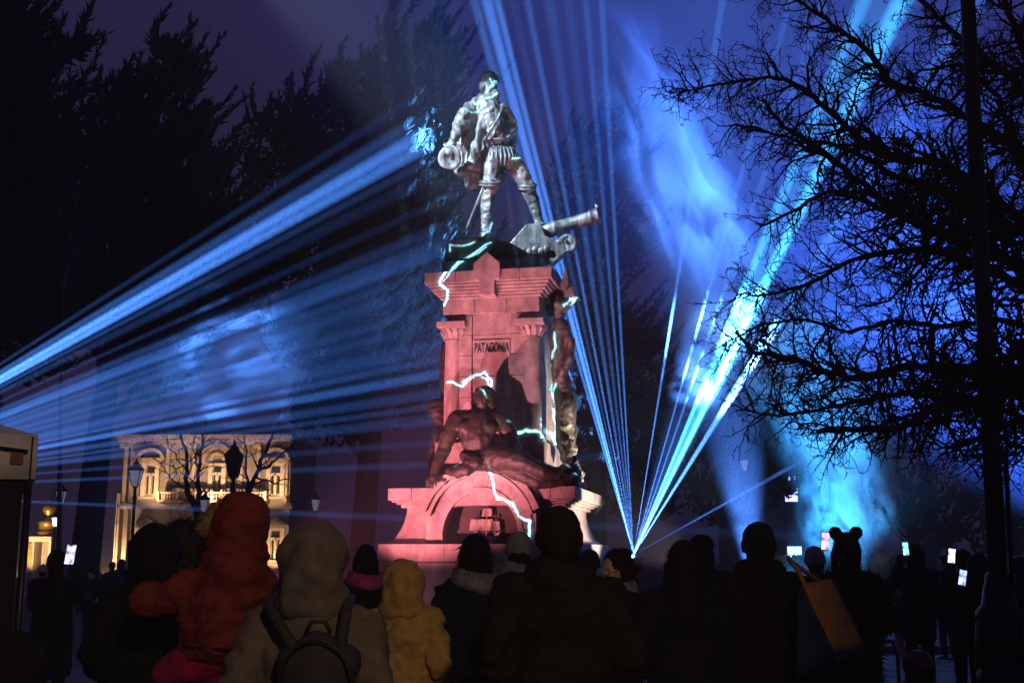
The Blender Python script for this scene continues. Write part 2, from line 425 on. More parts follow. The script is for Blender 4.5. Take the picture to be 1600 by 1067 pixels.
# bronze relief of a ship in the niche
rel = MB(); zr = zz(838)
rel.prism([(-.32, zr + .02), (-.22, zr - .14), (.20, zr - .14), (.36, zr + .08), (.28, zr + .06), (.2, zr), (-.2, zr)], -1.66, -1.555)
for x, h in ((-.16, .42), (.06, .62), (.24, .36)):
    rel.tube([(x, -1.63, zr - .05), (x + .03, -1.63, zr + h)], .018, 6)
for x, z, ww, hh in ((-.16, .2, .13, .2), (.06, .2, .17, .2), (.08, .42, .11, .14), (.25, .18, .1, .16)):
    rel.prism([(x - ww, zr + z - hh / 2), (x + ww, zr + z - hh / 2), (x + ww * .8, zr + z + hh / 2), (x - ww * .7, zr + z + hh / 2)], -1.65, -1.60)
rel.build('ship_relief', BRONZE, mon)

# ------------------------------------------------------------------ sculptures (surveyed in place, then hung under an Empty at their base)
def sculpture(name, base, label):
    return tag(empty(name, base), label, 'statue')
class SB:
    """volumes given as photograph direction + metres behind Y0; radii in px at that distance"""
    def __init__(s, root, Y0): s.mb = MB(); s.o = root.location.copy(); s.Y = Y0; s.k = Y0 / FPX
    def p(s, q): return at(q[0], q[1], s.Y + (q[2] if len(q) > 2 else 0)) - s.o
    def c(s, a, b, r0, r1=None): s.mb.cap(s.p(a), s.p(b), r0 * s.k, (r1 or r0) * s.k); return s
    def chain(s, pts, rs):
        for i in range(len(pts) - 1): s.c(pts[i], pts[i + 1], rs[i], rs[i + 1])
        return s
    def e(s, a, r, rot=None): s.mb.ell(s.p(a), [q * s.k for q in r], rot, 18, 12); return s
    def head(s, a, r, yaw=0, nod=0, hair=True):
        """skull, jaw, nose, brow, ears; yaw 0 faces the camera, positive turns to the picture's right"""
        q = Euler((nod, 0, yaw)).to_matrix(); c0 = s.p(a); k = s.k * r
        def E_(o, rr): s.mb.ell(c0 + q @ (Vector(o) * k), [v * k for v in rr], (nod, 0, yaw), 14, 10)
        E_((0, .08, .1), (.80, .95, .92)); E_((0, -.22, -.5), (.58, .62, .62)); E_((0, -.92, -.12), (.13, .22, .26))
        E_((0, -.72, .22), (.52, .2, .12)); E_((.8, .05, -.05), (.1, .2, .28)); E_((-.8, .05, -.05), (.1, .2, .28))
        E_((0, -.78, -.5), (.26, .12, .1)); E_((.33, -.7, -.12), (.2, .14, .14)); E_((-.33, -.7, -.12), (.2, .14, .14))
        return s
    def hand(s, wrist, tip, r, palm_up=0, spread=1.0, side=1):
        """palm, four fingers and a thumb pointing from wrist towards tip"""
        a = s.p(wrist); b = s.p(tip); d = (b - a); L = d.length; d.normalize()
        u = d.cross(Vector((0, 1, 0))); u = u.normalized() if u.length > .1 else Vector((1, 0, 0)); k = s.k * r
        pc = a + d * L * .35
        s.mb.cap(a, pc, .6 * k, .75 * k)
        for i, (f, l) in enumerate(((-.75, .8), (-.25, 1.0), (.25, .95), (.75, .75))):
            p0 = pc + u * f * k * .95; p1 = p0 + d * L * .35 * l + u * f * k * .4 * spread; p2 = p1 + d * L * .3 * l + Vector((0, .3 * k, -.5 * k))
            s.mb.cap(p0, p1, .30 * k, .26 * k, 8); s.mb.cap(p1, p2, .26 * k, .2 * k, 8)
        t0 = a + d * L * .12 + u * side * k * .7; t1 = t0 + u * side * k * .9 + d * L * .22
        s.mb.cap(t0, t1, .32 * k, .28 * k, 8); s.mb.cap(t1, t1 + d * L * .2, .28 * k, .2 * k, 8)
        return s
# --- the navigator on top
SY = 22.1
b0 = at(775, 405, SY)
nav = sculpture('bronze_statue', b0, 'bronze cloaked navigator holding his hat, one foot on a cannon, atop the pedestal')
f = SB(nav, SY)
f.head((766, 132), 15.5, R(28), R(-6))
f.c((764, 146), (763, 160), 8, 9)                                                     # neck
f.chain([(761, 170), (768, 190), (777, 214)], [23, 24, 20])                           # chest to waist
f.c((744, 167), (783, 172), 12, 12)                                                   # shoulders
f.chain([(742, 166, -.05), (726, 180, -.15), (716, 197, -.2)], [11, 13, 9]).e((724, 193, -.15), (13, 12, 12)).chain([(716, 197, -.2), (712, 212, -.3), (706, 226, -.35)], [9, 8, 6])
f.chain([(786, 172, .05), (799, 188, .15), (803, 202, .1), (793, 216, -.1)], [10, 8, 7, 5])   # far arm, hand on the hip
f.e((781, 242), (21, 18, 15)).e((771, 253, -.06), (15, 14, 13)).e((796, 250, .1), (16, 14, 13))  # trunk hose
f.chain([(769, 258, -.05), (767, 282, -.1), (767, 292, -.1)], [14, 13, 13]).e((767, 284, -.1), (14, 13, 7))
f.chain([(766, 292, -.08), (762, 318, -.03), (761, 345, 0), (760, 362, 0)], [13, 12, 9.5, 8])
f.chain([(760, 364, .02), (756, 368, -.25)], [7, 5]).e((757, 368, -.12), (8, 14, 4.5))
f.chain([(800, 252, .1), (816, 276, .12), (824, 293, .15)], [16, 14, 12]).chain([(824, 293, .15), (834, 318, .25), (841, 341, .3), (843, 350, .3)], [12, 10, 7.5, 7]).e((846, 352, .2), (11, 12, 5))
f.hand((706, 226, -.35), (698, 238, -.42), 6, side=-1)
f.e((767, 286, -.1), (16, 15, 5)).e((824, 292, .15), (14, 13, 5), (0, R(-25), 0)).e((735, 170, -.1), (12, 12, 11)).e((764, 160, -.05), (13, 13, 4))
blob('figure', f.mb, BRONZE, nav, .019, 1, ((.12, .04),), crease=(.018, 6, 6, 8))
h = SB(nav, SY)                                                                        # hair and beard
h.e((765, 126, .05), (15.5, 15, 13), (0, 0, 0)).e((757, 136, .06), (9, 11, 11)).e((773, 148, -.16), (8, 6, 8)).e((764, 118, 0), (11, 11, 6))
blob('hair', h.mb, BRONZE, nav, .02, 1, ((.05, .06),), crease=(.02, 22, 22, 16))
c = SB(nav, SY)                                                                        # cloak over the shoulder, hanging behind
c.chain([(752, 160, .12), (736, 190, .22), (726, 230, .25), (722, 264, .22)], [14, 19, 20, 13])
c.chain([(784, 176, .26), (792, 215, .32), (790, 255, .3)], [10, 13, 12])
c.chain([(756, 170, .22), (748, 215, .3), (744, 262, .26), (741, 284, .2)], [15, 22, 25, 14])
c.chain([(770, 180, .25), (768, 230, .3), (764, 262, .26)], [12, 16, 14]).chain([(758, 168, -.16), (752, 200, -.2), (743, 235, -.2), (733, 262, -.15), (720, 268, -.05)], [4, 5, 6, 7, 5])
c.chain([(744, 262, .26), (754, 284, .22)], [24, 16]).chain([(764, 262, .28), (776, 276, .25)], [18, 12]).chain([(790, 255, .3), (806, 262, .25)], [12, 8])
blob('cloak', c.mb, BRONZE, nav, .02, 1, ((.25, .08),), crease=(.075, 6, 6, 1.2))
ht = SB(nav, SY); hc_ = ht.p((703, 246, -.4)); hq_ = Vector((-.35, -.85, -.25)).to_track_quat('Z', 'Y')
tmp = MB().lathe([(.0, -.10), (.10, -.10), (.125, -.02), (.15, .0), (.22, .035), (.245, .03), (.25, .0), (.23, -.02), (.16, -.04), (.15, -.12), (.13, -.16), (.0, -.17)], n=24)
rw = random.Random(5); hv = []
for q_ in tmp.v:
    a_ = math.atan2(q_[1], q_[0]); rr_ = math.hypot(q_[0], q_[1]); hv.append(hc_ + hq_ @ (Vector(q_) + Vector((0, 0, .04 * math.sin(2 * a_ + .6) * rr_ / .25))))
MB().add(hv, tmp.f, True).build('hat', BRONZE, nav)
rf = SB(nav, SY); nb_ = 22; pth = [rf.p((763 + 13 * math.cos(2 * math.pi * i / nb_), 157 + 2.6 * math.sin(2 * math.pi * i / nb_) + (1.6 if i % 2 else -1.6), -.17 * math.sin(2 * math.pi * i / nb_))) for i in range(nb_ + 1)]
rf.mb.tube(pth, 2.4 * rf.k, 6); rf.mb.build('ruff_collar', BRONZE, nav)
bd = SB(nav, SY); bd.mb.tube([bd.p((786, 166, -.22)), bd.p((778, 186, -.34)), bd.p((766, 204, -.33)), bd.p((757, 220, -.26))], 2.3 * bd.k, 6); bd.mb.build('baldric', BRONZE, nav)
bu = SB(nav, SY)
for i in range(6): bu.e((768 + i * 1.9, 172 + i * 7, -.29 - .006 * i), (1.5, 1.5, 1.5))
bu.mb.build('buttons', BRONZE, nav)
for x_, y_, dy_, r_, n_ in ((767, 284, -.1, 16, 7), (824, 290, .15, 13, 6)):
    cf = SB(nav, SY); pth = [cf.p((x_ + r_ * math.cos(2 * math.pi * i / 20), y_ + 2.2 * math.sin(2 * math.pi * i / 20) + .8 * math.sin(i * 2.1), dy_ - r_ * .0115 * math.sin(2 * math.pi * i / 20))) for i in range(21)]
    cf.mb.tube(pth, 2.8 * cf.k, 6); cf.mb.tube([p_ + Vector((0, 0, -.06)) for p_ in pth], 1.8 * cf.k, 6); cf.mb.build('boot_cuff', BRONZE, nav)
hs = SB(nav, SY)
for i in range(9):
    a_ = -1.2 + i * .3; hs.mb.tube([hs.p((782 + 19 * math.sin(a_), 230, -.21 * math.cos(a_))), hs.p((783 + 24 * math.sin(a_), 244, -.25 * math.cos(a_))), hs.p((783 + 19 * math.sin(a_), 259, -.2 * math.cos(a_)))], [.02, .032, .02], 6)
hs.mb.build('slashed_breeches', BRONZE, nav)
s_ = SB(nav, SY); s_.mb.tube([s_.p((757, 288, -.2)), s_.p((750, 307, -.1)), s_.p((731, 354, .1)), s_.p((728, 360, .12))], [2.2 * s_.k, 3 * s_.k, 2.6 * s_.k, .8 * s_.k], 8)
s_.mb.tube([s_.p((750, 289, -.28)), s_.p((763, 293, -.15))], 1.8 * s_.k, 6); s_.mb.build('sword', BRONZE, nav)
bt = SB(nav, SY); pth = [bt.p((778 + 18 * math.cos(a), 215 + 3 * math.sin(a), -.0 - .24 * math.sin(a))) for a in [2 * math.pi * i / 20 for i in range(21)]]
bt.mb.tube(pth, 2.6 * bt.k, 6); bt.mb.build('belt', BRONZE, nav)
# cannon and carved ship's head beside it
cn = SB(nav, SY)
A = cn.p((832, 368, .25)); B = cn.p((936, 336, -.05)); ax = (B - A); L = ax.length; q = ax.to_track_quat('Z', 'Y')
prf = [(.05, -.12), (.10, -.1), (.10, -.02), (.175, 0), (.175, .05), (.155, .07), (.15, .45), (.165, .46), (.165, .5), (.14, .52), (.125, L - .2), (.15, L - .19), (.15, L - .15), (.125, L - .14), (.15, L - .03), (.17, L), (.09, L), (.085, L - .25)]
tmp = MB().lathe(prf, n=18); can = MB().add([A + q @ Vector(p) for p in tmp.v], tmp.f, True)
can.build('cannon', BRONZE, nav)
cn2 = SB(nav, SY); cn2.chain([(930, 334, -.05), (934, 325, -.05), (930, 320, -.05)], [4, 3.5, 2]); blob('muzzle_ornament', cn2.mb, BRONZE, nav, .022, 1)
cr = MB()
pts = [(792, 385), (822, 350), (845, 348), (852, 368), (868, 376), (886, 392), (866, 410), (840, 402), (790, 400)]
yy = .12; fr = [at(x, y, SY - yy) - nav.location for x, y in pts]; bk = [p + Vector((0, .34, 0)) for p in fr]; n = len(pts)
cr.add(fr + bk, [list(range(n)), list(range(2 * n - 1, n - 1, -1))] + [(i + n, (i + 1) % n + n, (i + 1) % n, i) for i in range(n)])
cr.build('carriage_panel', BRONZE, nav, bevel=.02)
so = SB(nav, SY); pth = []; rr = []
for i in range(30):
    a = R(-150 + i * 24); r = 14 - 11.5 * i / 29; pth.append(so.p((888 + r * math.cos(a), 382 + r * math.sin(a), -.02))); rr.append((4.2 - 1.8 * i / 29) * so.k)
so.mb.tube(pth, rr, 8); so.chain([(876, 376, -.02), (862, 392, 0), (835, 396, 0), (800, 398, 0)], [5, 10, 10, 5]); so.chain([(868, 404, -.05), (866, 412, -.05), (855, 402, -.05)], [6, 4, 6])
blob('ship_scroll', so.mb, BRONZE, nav, .024, 1, ((.06, .05),))
lfv = SB(nav, SY)
for i in range(7):
    x = 800 + i * 9; lfv.e((x, 392 + (i % 2) * 3 - i * .6, -.2), (5, 3, 6), (0, R(25), 0))
lfv.mb.build('carved_leaves', BRONZE, nav)
wd = MB(); pts = [(694, 404), (698, 378), (714, 371), (770, 370), (800, 380), (842, 404)]
fr = [at(x, y, SY - .62) - nav.location for x, y in pts]; bk = [p + Vector((0, 1.1, 0)) for p in fr]; n = len(pts)
wd.add(fr + bk, [list(range(n)), list(range(2 * n - 1, n - 1, -1))] + [(i + n, (i + 1) % n + n, (i + 1) % n, i) for i in range(n)])
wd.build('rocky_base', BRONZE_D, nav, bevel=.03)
# --- seated man on the arch
QY = 20.55
sit = sculpture('seated_bronze_figure', at(765, 735, QY), 'dark bronze seated man with long hair stretching his legs over the arch')
f = SB(sit, QY)
f.head((754, 624), 16, R(-12), R(4)).c((753, 638, .05), (752, 652, .05), 10, 12)
f.chain([(748, 664, .05), (746, 684, 0), (752, 710, .05)], [28, 27, 25]).c((718, 655, .05), (779, 656, .05), 16, 15)
f.e((732, 668, -.16), (17, 9, 12)).e((760, 668, -.16), (17, 9, 12))
f.chain([(714, 656, 0), (700, 682, -.05), (694, 702, -.05)], [15, 13, 11]).chain([(694, 702, -.05), (684, 724, -.12), (678, 740, -.18)], [11, 9, 6.5])
f.hand((678, 738, -.18), (672, 760, -.3), 7.5, side=1)
f.chain([(782, 657, .05), (797, 680, .02), (806, 700, -.1)], [15, 12, 10]).chain([(806, 700, -.1), (798, 712, -.3), (786, 718, -.4)], [10, 8, 6]).hand((786, 717, -.4), (768, 722, -.48), 6.5)
f.chain([(752, 716, 0), (785, 714, -.35), (820, 722, -.5)], [22, 18, 14]).chain([(820, 722, -.5), (848, 736, -.5), (872, 738, -.45)], [13, 12, 8]).chain([(872, 738, -.45), (886, 728, -.45), (897, 716, -.45)], [8, 7, 5])
for i in range(5): f.c((894 + i * 1.6, 720, -.52 + i * .04), (899 + i * .8, 712 + i * .8, -.52 + i * .04), 2.2, 1.8)
f.chain([(770, 722, .05), (812, 738, -.2), (838, 752, -.3)], [20, 15, 12]).chain([(838, 752, -.3), (862, 754, -.3), (882, 750, -.3)], [12, 9, 7]).chain([(882, 750, -.3), (893, 746, -.3), (900, 740, -.3)], [7, 6, 4])
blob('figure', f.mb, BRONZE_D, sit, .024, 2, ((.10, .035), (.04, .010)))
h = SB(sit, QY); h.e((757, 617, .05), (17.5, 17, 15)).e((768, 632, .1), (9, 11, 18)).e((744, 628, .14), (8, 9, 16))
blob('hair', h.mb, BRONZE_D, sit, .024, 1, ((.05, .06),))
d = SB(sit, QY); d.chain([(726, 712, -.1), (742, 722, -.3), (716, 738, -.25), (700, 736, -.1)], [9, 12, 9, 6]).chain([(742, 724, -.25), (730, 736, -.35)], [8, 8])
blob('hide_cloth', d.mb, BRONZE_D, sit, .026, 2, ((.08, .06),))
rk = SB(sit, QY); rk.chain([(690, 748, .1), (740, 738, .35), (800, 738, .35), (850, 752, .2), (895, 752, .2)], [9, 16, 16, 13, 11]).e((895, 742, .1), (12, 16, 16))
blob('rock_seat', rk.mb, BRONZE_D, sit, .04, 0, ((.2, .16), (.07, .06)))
# --- mermaid on the right flank
VY = 21.7
mer = sculpture('bronze_mermaid', at(888, 750, VY), 'bronze mermaid with raised wing-like fins climbing the right flank of the pedestal')
f = SB(mer, VY)
f.head((871, 476), 14, R(60), R(6)).c((872, 488), (874, 500), 7, 8)
f.chain([(876, 510), (874, 540), (872, 565)], [14, 15, 12]).e((884, 524, -.1), (7, 7, 8))
f.chain([(880, 508, -.1), (892, 535, -.2), (890, 560, -.25)], [8, 7, 6]).chain([(890, 560, -.25), (880, 582, -.2), (868, 598, -.15)], [6.5, 5.5, 4.5]).hand((868, 597, -.15), (862, 610, -.12), 4.5)
f.chain([(868, 506, .1), (884, 478, 0), (896, 470, -.1)], [7, 6, 4.5]).hand((896, 470, -.1), (905, 462, -.1), 4.5)
f.chain([(872, 565), (878, 600, -.02), (885, 628, -.05), (884, 655, 0), (880, 690, 0), (890, 715, 0), (903, 742, 0)], [12, 16, 17, 14, 11, 11, 7])
f.chain([(888, 640, .1), (892, 680, .1), (884, 715, .1)], [12, 10, 9]).chain([(903, 742, 0), (909, 750, -.1)], [7, 3]).chain([(903, 742, 0), (912, 740, .1)], [7, 3])
blob('figure', f.mb, BRONZE, mer, .022, 2, ((.10, .03),), crease=(.025, 8, 8, 6))
h = SB(mer, VY); h.e((868, 468, .03), (16, 16, 15)).e((862, 482, .05), (9, 10, 13)); blob('hair', h.mb, BRONZE_D, mer, .023, 1, ((.045, .08),))
def fin(pts, y, nm='fin'):
    fr = [at(a, b, VY + y) - mer.location for a, b in pts]; bk = [p + Vector((.02, .09, 0)) for p in fr]; n = len(pts)
    MB().add(fr + bk, [list(range(n)), list(range(2 * n - 1, n - 1, -1))] + [(i + n, (i + 1) % n + n, (i + 1) % n, i) for i in range(n)]).build(nm, STONE, mer, bevel=.01)
fin([(866, 442), (868, 420), (878, 438), (884, 414), (889, 446), (884, 466), (870, 460)], -.05)
fin([(882, 455), (894, 446), (898, 462), (890, 470)], -.15)
tl = SB(mer, VY); 
for i in range(9): tl.e((887 + 4 * math.sin(i) + i * 1.6, 690 + i * 6, -.16), (11 - i * .4, 6, 5), (0, R(20 * math.sin(i * 2)), 0))
blob('scaly_drapery', tl.mb, BRONZE, mer, .024, 1, ((.06, .06),))
# --- its counterpart, mostly hidden on the left flank
VY2 = 22.3
me2 = sculpture('bronze_mermaid', at(686, 750, VY2), 'bronze mermaid leaning out past the left edge of the pedestal, half hidden')
f = SB(me2, VY2); f.head((686, 645), 15, R(-70), R(4)).c((690, 655), (692, 672), 9, 10).chain([(692, 675), (690, 700), (688, 735)], [14, 15, 13])
f.chain([(695, 540, .1), (693, 570, .1), (697, 620, .1)], [6, 7, 9]).chain([(684, 676, -.1), (676, 705, -.15), (674, 735, -.2)], [8, 7, 5]).hand((674, 735, -.2), (670, 752, -.22), 5)
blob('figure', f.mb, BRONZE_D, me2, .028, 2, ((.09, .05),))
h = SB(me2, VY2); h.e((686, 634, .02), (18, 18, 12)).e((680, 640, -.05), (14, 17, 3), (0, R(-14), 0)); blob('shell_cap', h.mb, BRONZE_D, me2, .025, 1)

# ------------------------------------------------------------------ palace on the left, far behind
PY = 70.0
PAL = mat('palace_stone', (.42, .36, .31), .85, .35, .9, .3, 12)
PAL_D = mat('palace_rough_stone', (.27, .235, .22), .9, .4, 1.2, .5, 9)
FRAMEM = mat('cream_window_frame', (.62, .55, .45), .6, .15, 4)
GLASS = mat('dark_window_glass', (.03, .035, .045), .12, .3, 2, spec=.6)
SLATE = mat('slate_roof', (.05, .05, .06), .7, .3, 3)
GILT = mat('gilded_metal', (.55, .36, .12), .35, .3, 6, metal=.7)
LAMPW = emit('lamp_glass_lit', (1, .78, .48), 9)
pb = at(318, 905, PY); pb.z = 0
pal = tag(empty('palace', pb), 'ornate stone palace lit by warm uplights behind bare trees', 'building')
def pp(x, y, dy=0):
    q = at(x, y, PY); return Vector((q.x - pb.x, dy, q.z))
def pbox(x0, y0, x1, y1, d0, d1, name, m=None, parent=None):
    a = pp(x0, y1); b = pp(x1, y0); return MB().box((a.x, d0, max(a.z, 0)), (b.x, d1, b.z)).build(name, m or PAL, parent or pal)
pbox(190, 694, 455, 950, .0, 9, 'wall', PAL_D)
pbox(186, 680, 459, 686, -.55, 9.3, 'cornice'); pbox(188, 686, 457, 690, -.32, 9.1, 'cornice'); pbox(189, 690, 456, 694.2, -.14, 9.05, 'frieze')
pbox(188, 790, 457, 795, -.22, .1, 'string_course'); pbox(189, 786, 456, 790, -.12, .1, 'string_course')
pbox(186, 880, 459, 950, -.3, .1, 'plinth')
for x in (196, 262, 303, 376, 404, 447):                       # pilasters
    pbox(x - 5, 698, x + 5, 786, -.16, .05, 'pilaster'); pbox(x - 6.5, 694, x + 6.5, 699, -.24, .05, 'pilaster_capital')
    pbox(x - 6, 795, x + 6, 880, -.18, .05, 'pilaster', PAL_D)
for i in range(34):                                              # dentils under the cornice
    x = 192 + i * 7.9; pbox(x, 688.2, x + 3.4, 690.2, -.46, -.30, 'dentil')
def pwindow(cx, yt, yb, hw, ped):
    a = pp(cx - hw, yb); b = pp(cx + hw, yt)
    wdw = MB().box((a.x - .14, -.26, a.z - .1), (a.x + .12, .02, b.z + .12)).box((b.x - .12, -.26, a.z - .1), (b.x + .14, .02, b.z + .12)).box((a.x + .12, -.26, b.z - .02), (b.x - .12, .02, b.z + .12)).build('window', FRAMEM, pal)
    mz = a.z + (b.z - a.z) * .70; w2 = (b.x - a.x) / 2; mxx = (a.x + b.x) / 2
    for x0, x1, z0_, z1_ in ((a.x + .12, mxx - .07, a.z, mz - .06), (mxx + .07, b.x - .12, a.z, mz - .06), (a.x + .12, b.x - .12, mz + .06, b.z - .04)):
        MB().box((x0 + .04, -.10, z0_ + .05), (x1 - .04, -.05, z1_ - .05)).build('pane', GLASS, wdw)
        MB().box((x0, -.06, z0_), (x1, -.02, z1_)).build('sash', FRAMEM, wdw)
    MB().box((mxx - .07, -.2, a.z), (mxx + .07, -.02, mz)).build('mullion', FRAMEM, wdw)
    MB().box((a.x + .12, -.2, mz - .06), (b.x - .12, -.02, mz + .06)).build('transom', FRAMEM, wdw)
    MB().box((a.x - .3, -.38, a.z - .26), (b.x + .3, .02, a.z - .1)).build('sill', PAL, wdw)
    zt_ = b.z + .14; W_ = w2 + .42
    if ped == 'tri':
        MB().prism([(mxx - W_, zt_), (mxx + W_, zt_), (mxx + W_, zt_ + .12), (mxx, zt_ + .62), (mxx - W_, zt_ + .12)], -.42, .02).build('pediment', PAL, wdw)
        MB().prism([(mxx - W_ * .7, zt_ + .13), (mxx + W_ * .7, zt_ + .13), (mxx, zt_ + .46)], -.47, -.425).build('tympanum', PAL_D, wdw)
    elif ped == 'seg':
        zt_ += .28
        MB().box((mxx - W_ * .95, -.3, zt_ - .3), (mxx + W_ * .95, .02, zt_ - .02)).build('entablature', PAL, wdw)
        n = 10; A = [(mxx + W_ * math.cos(R(180 - 18 * i)), zt_ + .62 * math.sin(R(18 * i))) for i in range(n + 1)]; B = [(mxx + W_ * .8 * math.cos(R(180 - 18 * i)), zt_ + .42 * math.sin(R(18 * i))) for i in range(n + 1)]
        mb = MB()
        for i in range(n): mb.prism([A[i], A[i + 1], B[i + 1], B[i]][::-1], -.5, .02)
        mb.build('arched_pediment', PAL, wdw); MB().box((mxx - W_ - .05, -.46, zt_ - .08), (mxx + W_ + .05, .02, zt_ + .02)).build('hood_mould', PAL, wdw)
    else:
        n = 12; A = [(mxx + (W_ + .3) * math.cos(R(180 - 15 * i)), zt_ + 1.15 * math.sin(R(15 * i))) for i in range(n + 1)]; B = [(mxx + W_ * .85 * math.cos(R(180 - 15 * i)), zt_ + .8 * math.sin(R(15 * i))) for i in range(n + 1)]
        mb = MB()
        for i in range(n): mb.prism([A[i], A[i + 1], B[i + 1], B[i]][::-1], -.55, .02)
        mb.build('arched_pediment', PAL, wdw)
        orn = MB()
        for i in range(9):
            a_ = R(20 + 140 * i / 8); orn.ell((mxx + W_ * .5 * math.cos(a_), -.3, zt_ + .1 + .5 * math.sin(a_)), (.18, .16, .14))
        orn.ell((mxx, -.4, zt_ + 1.2), (.26, .2, .34)); orn.ell((mxx - .3, -.35, zt_ + 1.05), (.22, .16, .16)); orn.ell((mxx + .3, -.35, zt_ + 1.05), (.22, .16, .16))
        blob('carved_crest', orn, PAL, wdw, .07, 1, ((.2, .12),))
    return wdw
pwindow(236, 727, 773, 11.5, 'seg'); pwindow(340, 727, 770, 11, 'crest'); pwindow(431, 727, 773, 11.5, 'seg')
pwindow(229, 828, 872, 11, 'tri'); pwindow(334, 828, 872, 11, 'tri'); pwindow(431, 828, 872, 11, 'tri')
# balcony
pbox(256, 782, 422, 787, -1.3, .0, 'balcony_slab'); pbox(256, 770, 422, 772, -1.3, -1.0, 'balcony_rail')
bal = MB()
for i in range(40):
    q = pp(257.5 + i * 4.2, 782, -1.15); bal.lathe([(.05, 0), (.05, .04), (.025, .08), (.06, .2), (.03, .3), (.05, .38), (.05, .39)], (q.x, q.y, q.z), 6)
bal.build('baluster_row', PAL, pal)['kind'] = 'stuff'
for x in (257, 298, 340, 381, 421): pbox(x - 2.2, 769, x + 2.2, 783, -1.34, -.98, 'balcony_pier')
# roof, chimney and attic ornament
v0 = [pp(190, 681, .4), pp(455, 681, .4), pp(455, 681, 8.6), pp(190, 681, 8.6), pp(215, 660, 2.5), pp(430, 660, 2.5), pp(430, 660, 6.5), pp(215, 660, 6.5)]
MB().add(v0, [(0, 1, 5, 4), (1, 2, 6, 5), (2, 3, 7, 6), (3, 0, 4, 7), (4, 5, 6, 7), (3, 2, 1, 0)]).build('roof', SLATE, pal)
ch = pbox(234, 640, 247, 681, 1.0, 1.8, 'chimney'); pbox(232, 637, 249, 641, .9, 1.9, 'chimney_cap', None, ch)
co = MB()
for i in range(7): q = pp(237 + (i % 3) * 3.5, 644 + i * 4.6, .98); co.ell(q, (.1, .06, .12))
co.build('carved_rosette', PAL, ch)
# receding side gallery with tall arches; cream panels stand in for lit glazing
gal = pp(176, 905, 2)
for k, (x, t_, wd_) in enumerate(((178, 770, 7), (169, 815, 7))):
    a = pp(x - wd_, 905); b = pp(x + wd_, t_)
    MB().box((a.x, .4 + k * 1.5, 0), (b.x, 4 + k * 1.5, b.z)).build('gallery_wall', PAL, pal)
    n = 8; cx = (a.x + b.x) / 2; rr = (b.x - a.x) * .36; zc_ = b.z - .9
    poly = [(cx - rr, .6), (cx + rr, .6)] + [(cx + rr * math.cos(R(180 * i / n)), zc_ + rr * math.sin(R(180 * i / n))) for i in range(n + 1)]
    gw = MB().prism(poly, .34 + k * 1.5, .41 + k * 1.5).build('gallery_window', FRAMEM, pal)
    MB().box((cx - .03, .30 + k * 1.5, .6), (cx + .03, .34 + k * 1.5, zc_ + rr)).build('mullion', IRON, gw); MB().box((cx - rr, .30 + k * 1.5, zc_ - .9), (cx + rr, .34 + k * 1.5, zc_ - .84)).build('transom', IRON, gw)
WARM = (1, .58, .27)
def wup(x, y, dy, tx, ty, tdy, ang, p): spot(pb + pp(x, y, dy), pb + pp(tx, ty, tdy), ang, p, WARM, .6, .05, 'palace_light')
for x, p in ((250, 750), (340, 900), (425, 750)): wup(x, 784, -2.3, x, 722, .3, 110, p)
wup(431, 893, -1.6, 431, 820, .2, 100, 600)
spot(pb + pp(320, 900, -14), pb + pp(320, 760, 0), 50, 1600, WARM, .8, .1, 'palace_light')  # extra broad fill, added in front to brighten the whole facade
wup(172, 900, -1.2, 174, 820, 1.2, 80, 2600)  # spot outside, standing in for light within the gallery

# ------------------------------------------------------------------ gilded gate house at far left
KY = 60.0; kb = at(62, 905, KY); kb.z = 0
kio = tag(empty('gatehouse', kb), 'small gilded gatehouse glowing warm behind the stall at far left', 'building')
def kp(x, y, dy=0): q = at(x, y, KY); return Vector((q.x - kb.x, dy, q.z))
def kbox(x0, y0, x1, y1, d0, d1, nm, m): a = kp(x0, y1); b = kp(x1, y0); return MB().box((a.x, d0, max(0, a.z)), (b.x, d1, b.z)).build(nm, m, kio)
kbox(42, 845, 54, 930, 0, 1.2, 'pier', PAL); kbox(70, 845, 80, 930, 0, 1.2, 'pier', PAL); kbox(40, 838, 82, 846, -.15, 1.35, 'entablature', PAL); kbox(54, 846, 70, 930, .5, .7, 'gate_wall', PAL_D)
q = kp(66, 838); MB().lathe([(.62, 0), (.62, .2), (.45, .3), (.42, .6), (.5, .7), (.38, .85), (.2, .95), (.14, 1.1), (.22, 1.2), (.34, 1.4), (.22, 1.62), (.1, 1.72), (.04, 1.9), (.01, 2.0)], (q.x, .6, q.z), 16).build('finial', GILT, kio)
wn = MB()
for i in range(5): q = kp(47, 852 + i * 8, -.06); wn.box((q.x - .12, -.07, q.z - .12), (q.x + .12, -.01, q.z + .12))
wn.build('carved_panel', GILT, kio)
spot(kb + kp(60, 900, -2.6), kb + kp(62, 835, .4), 60, 2600, (1, .62, .28), .6, .05, 'gate_uplight')

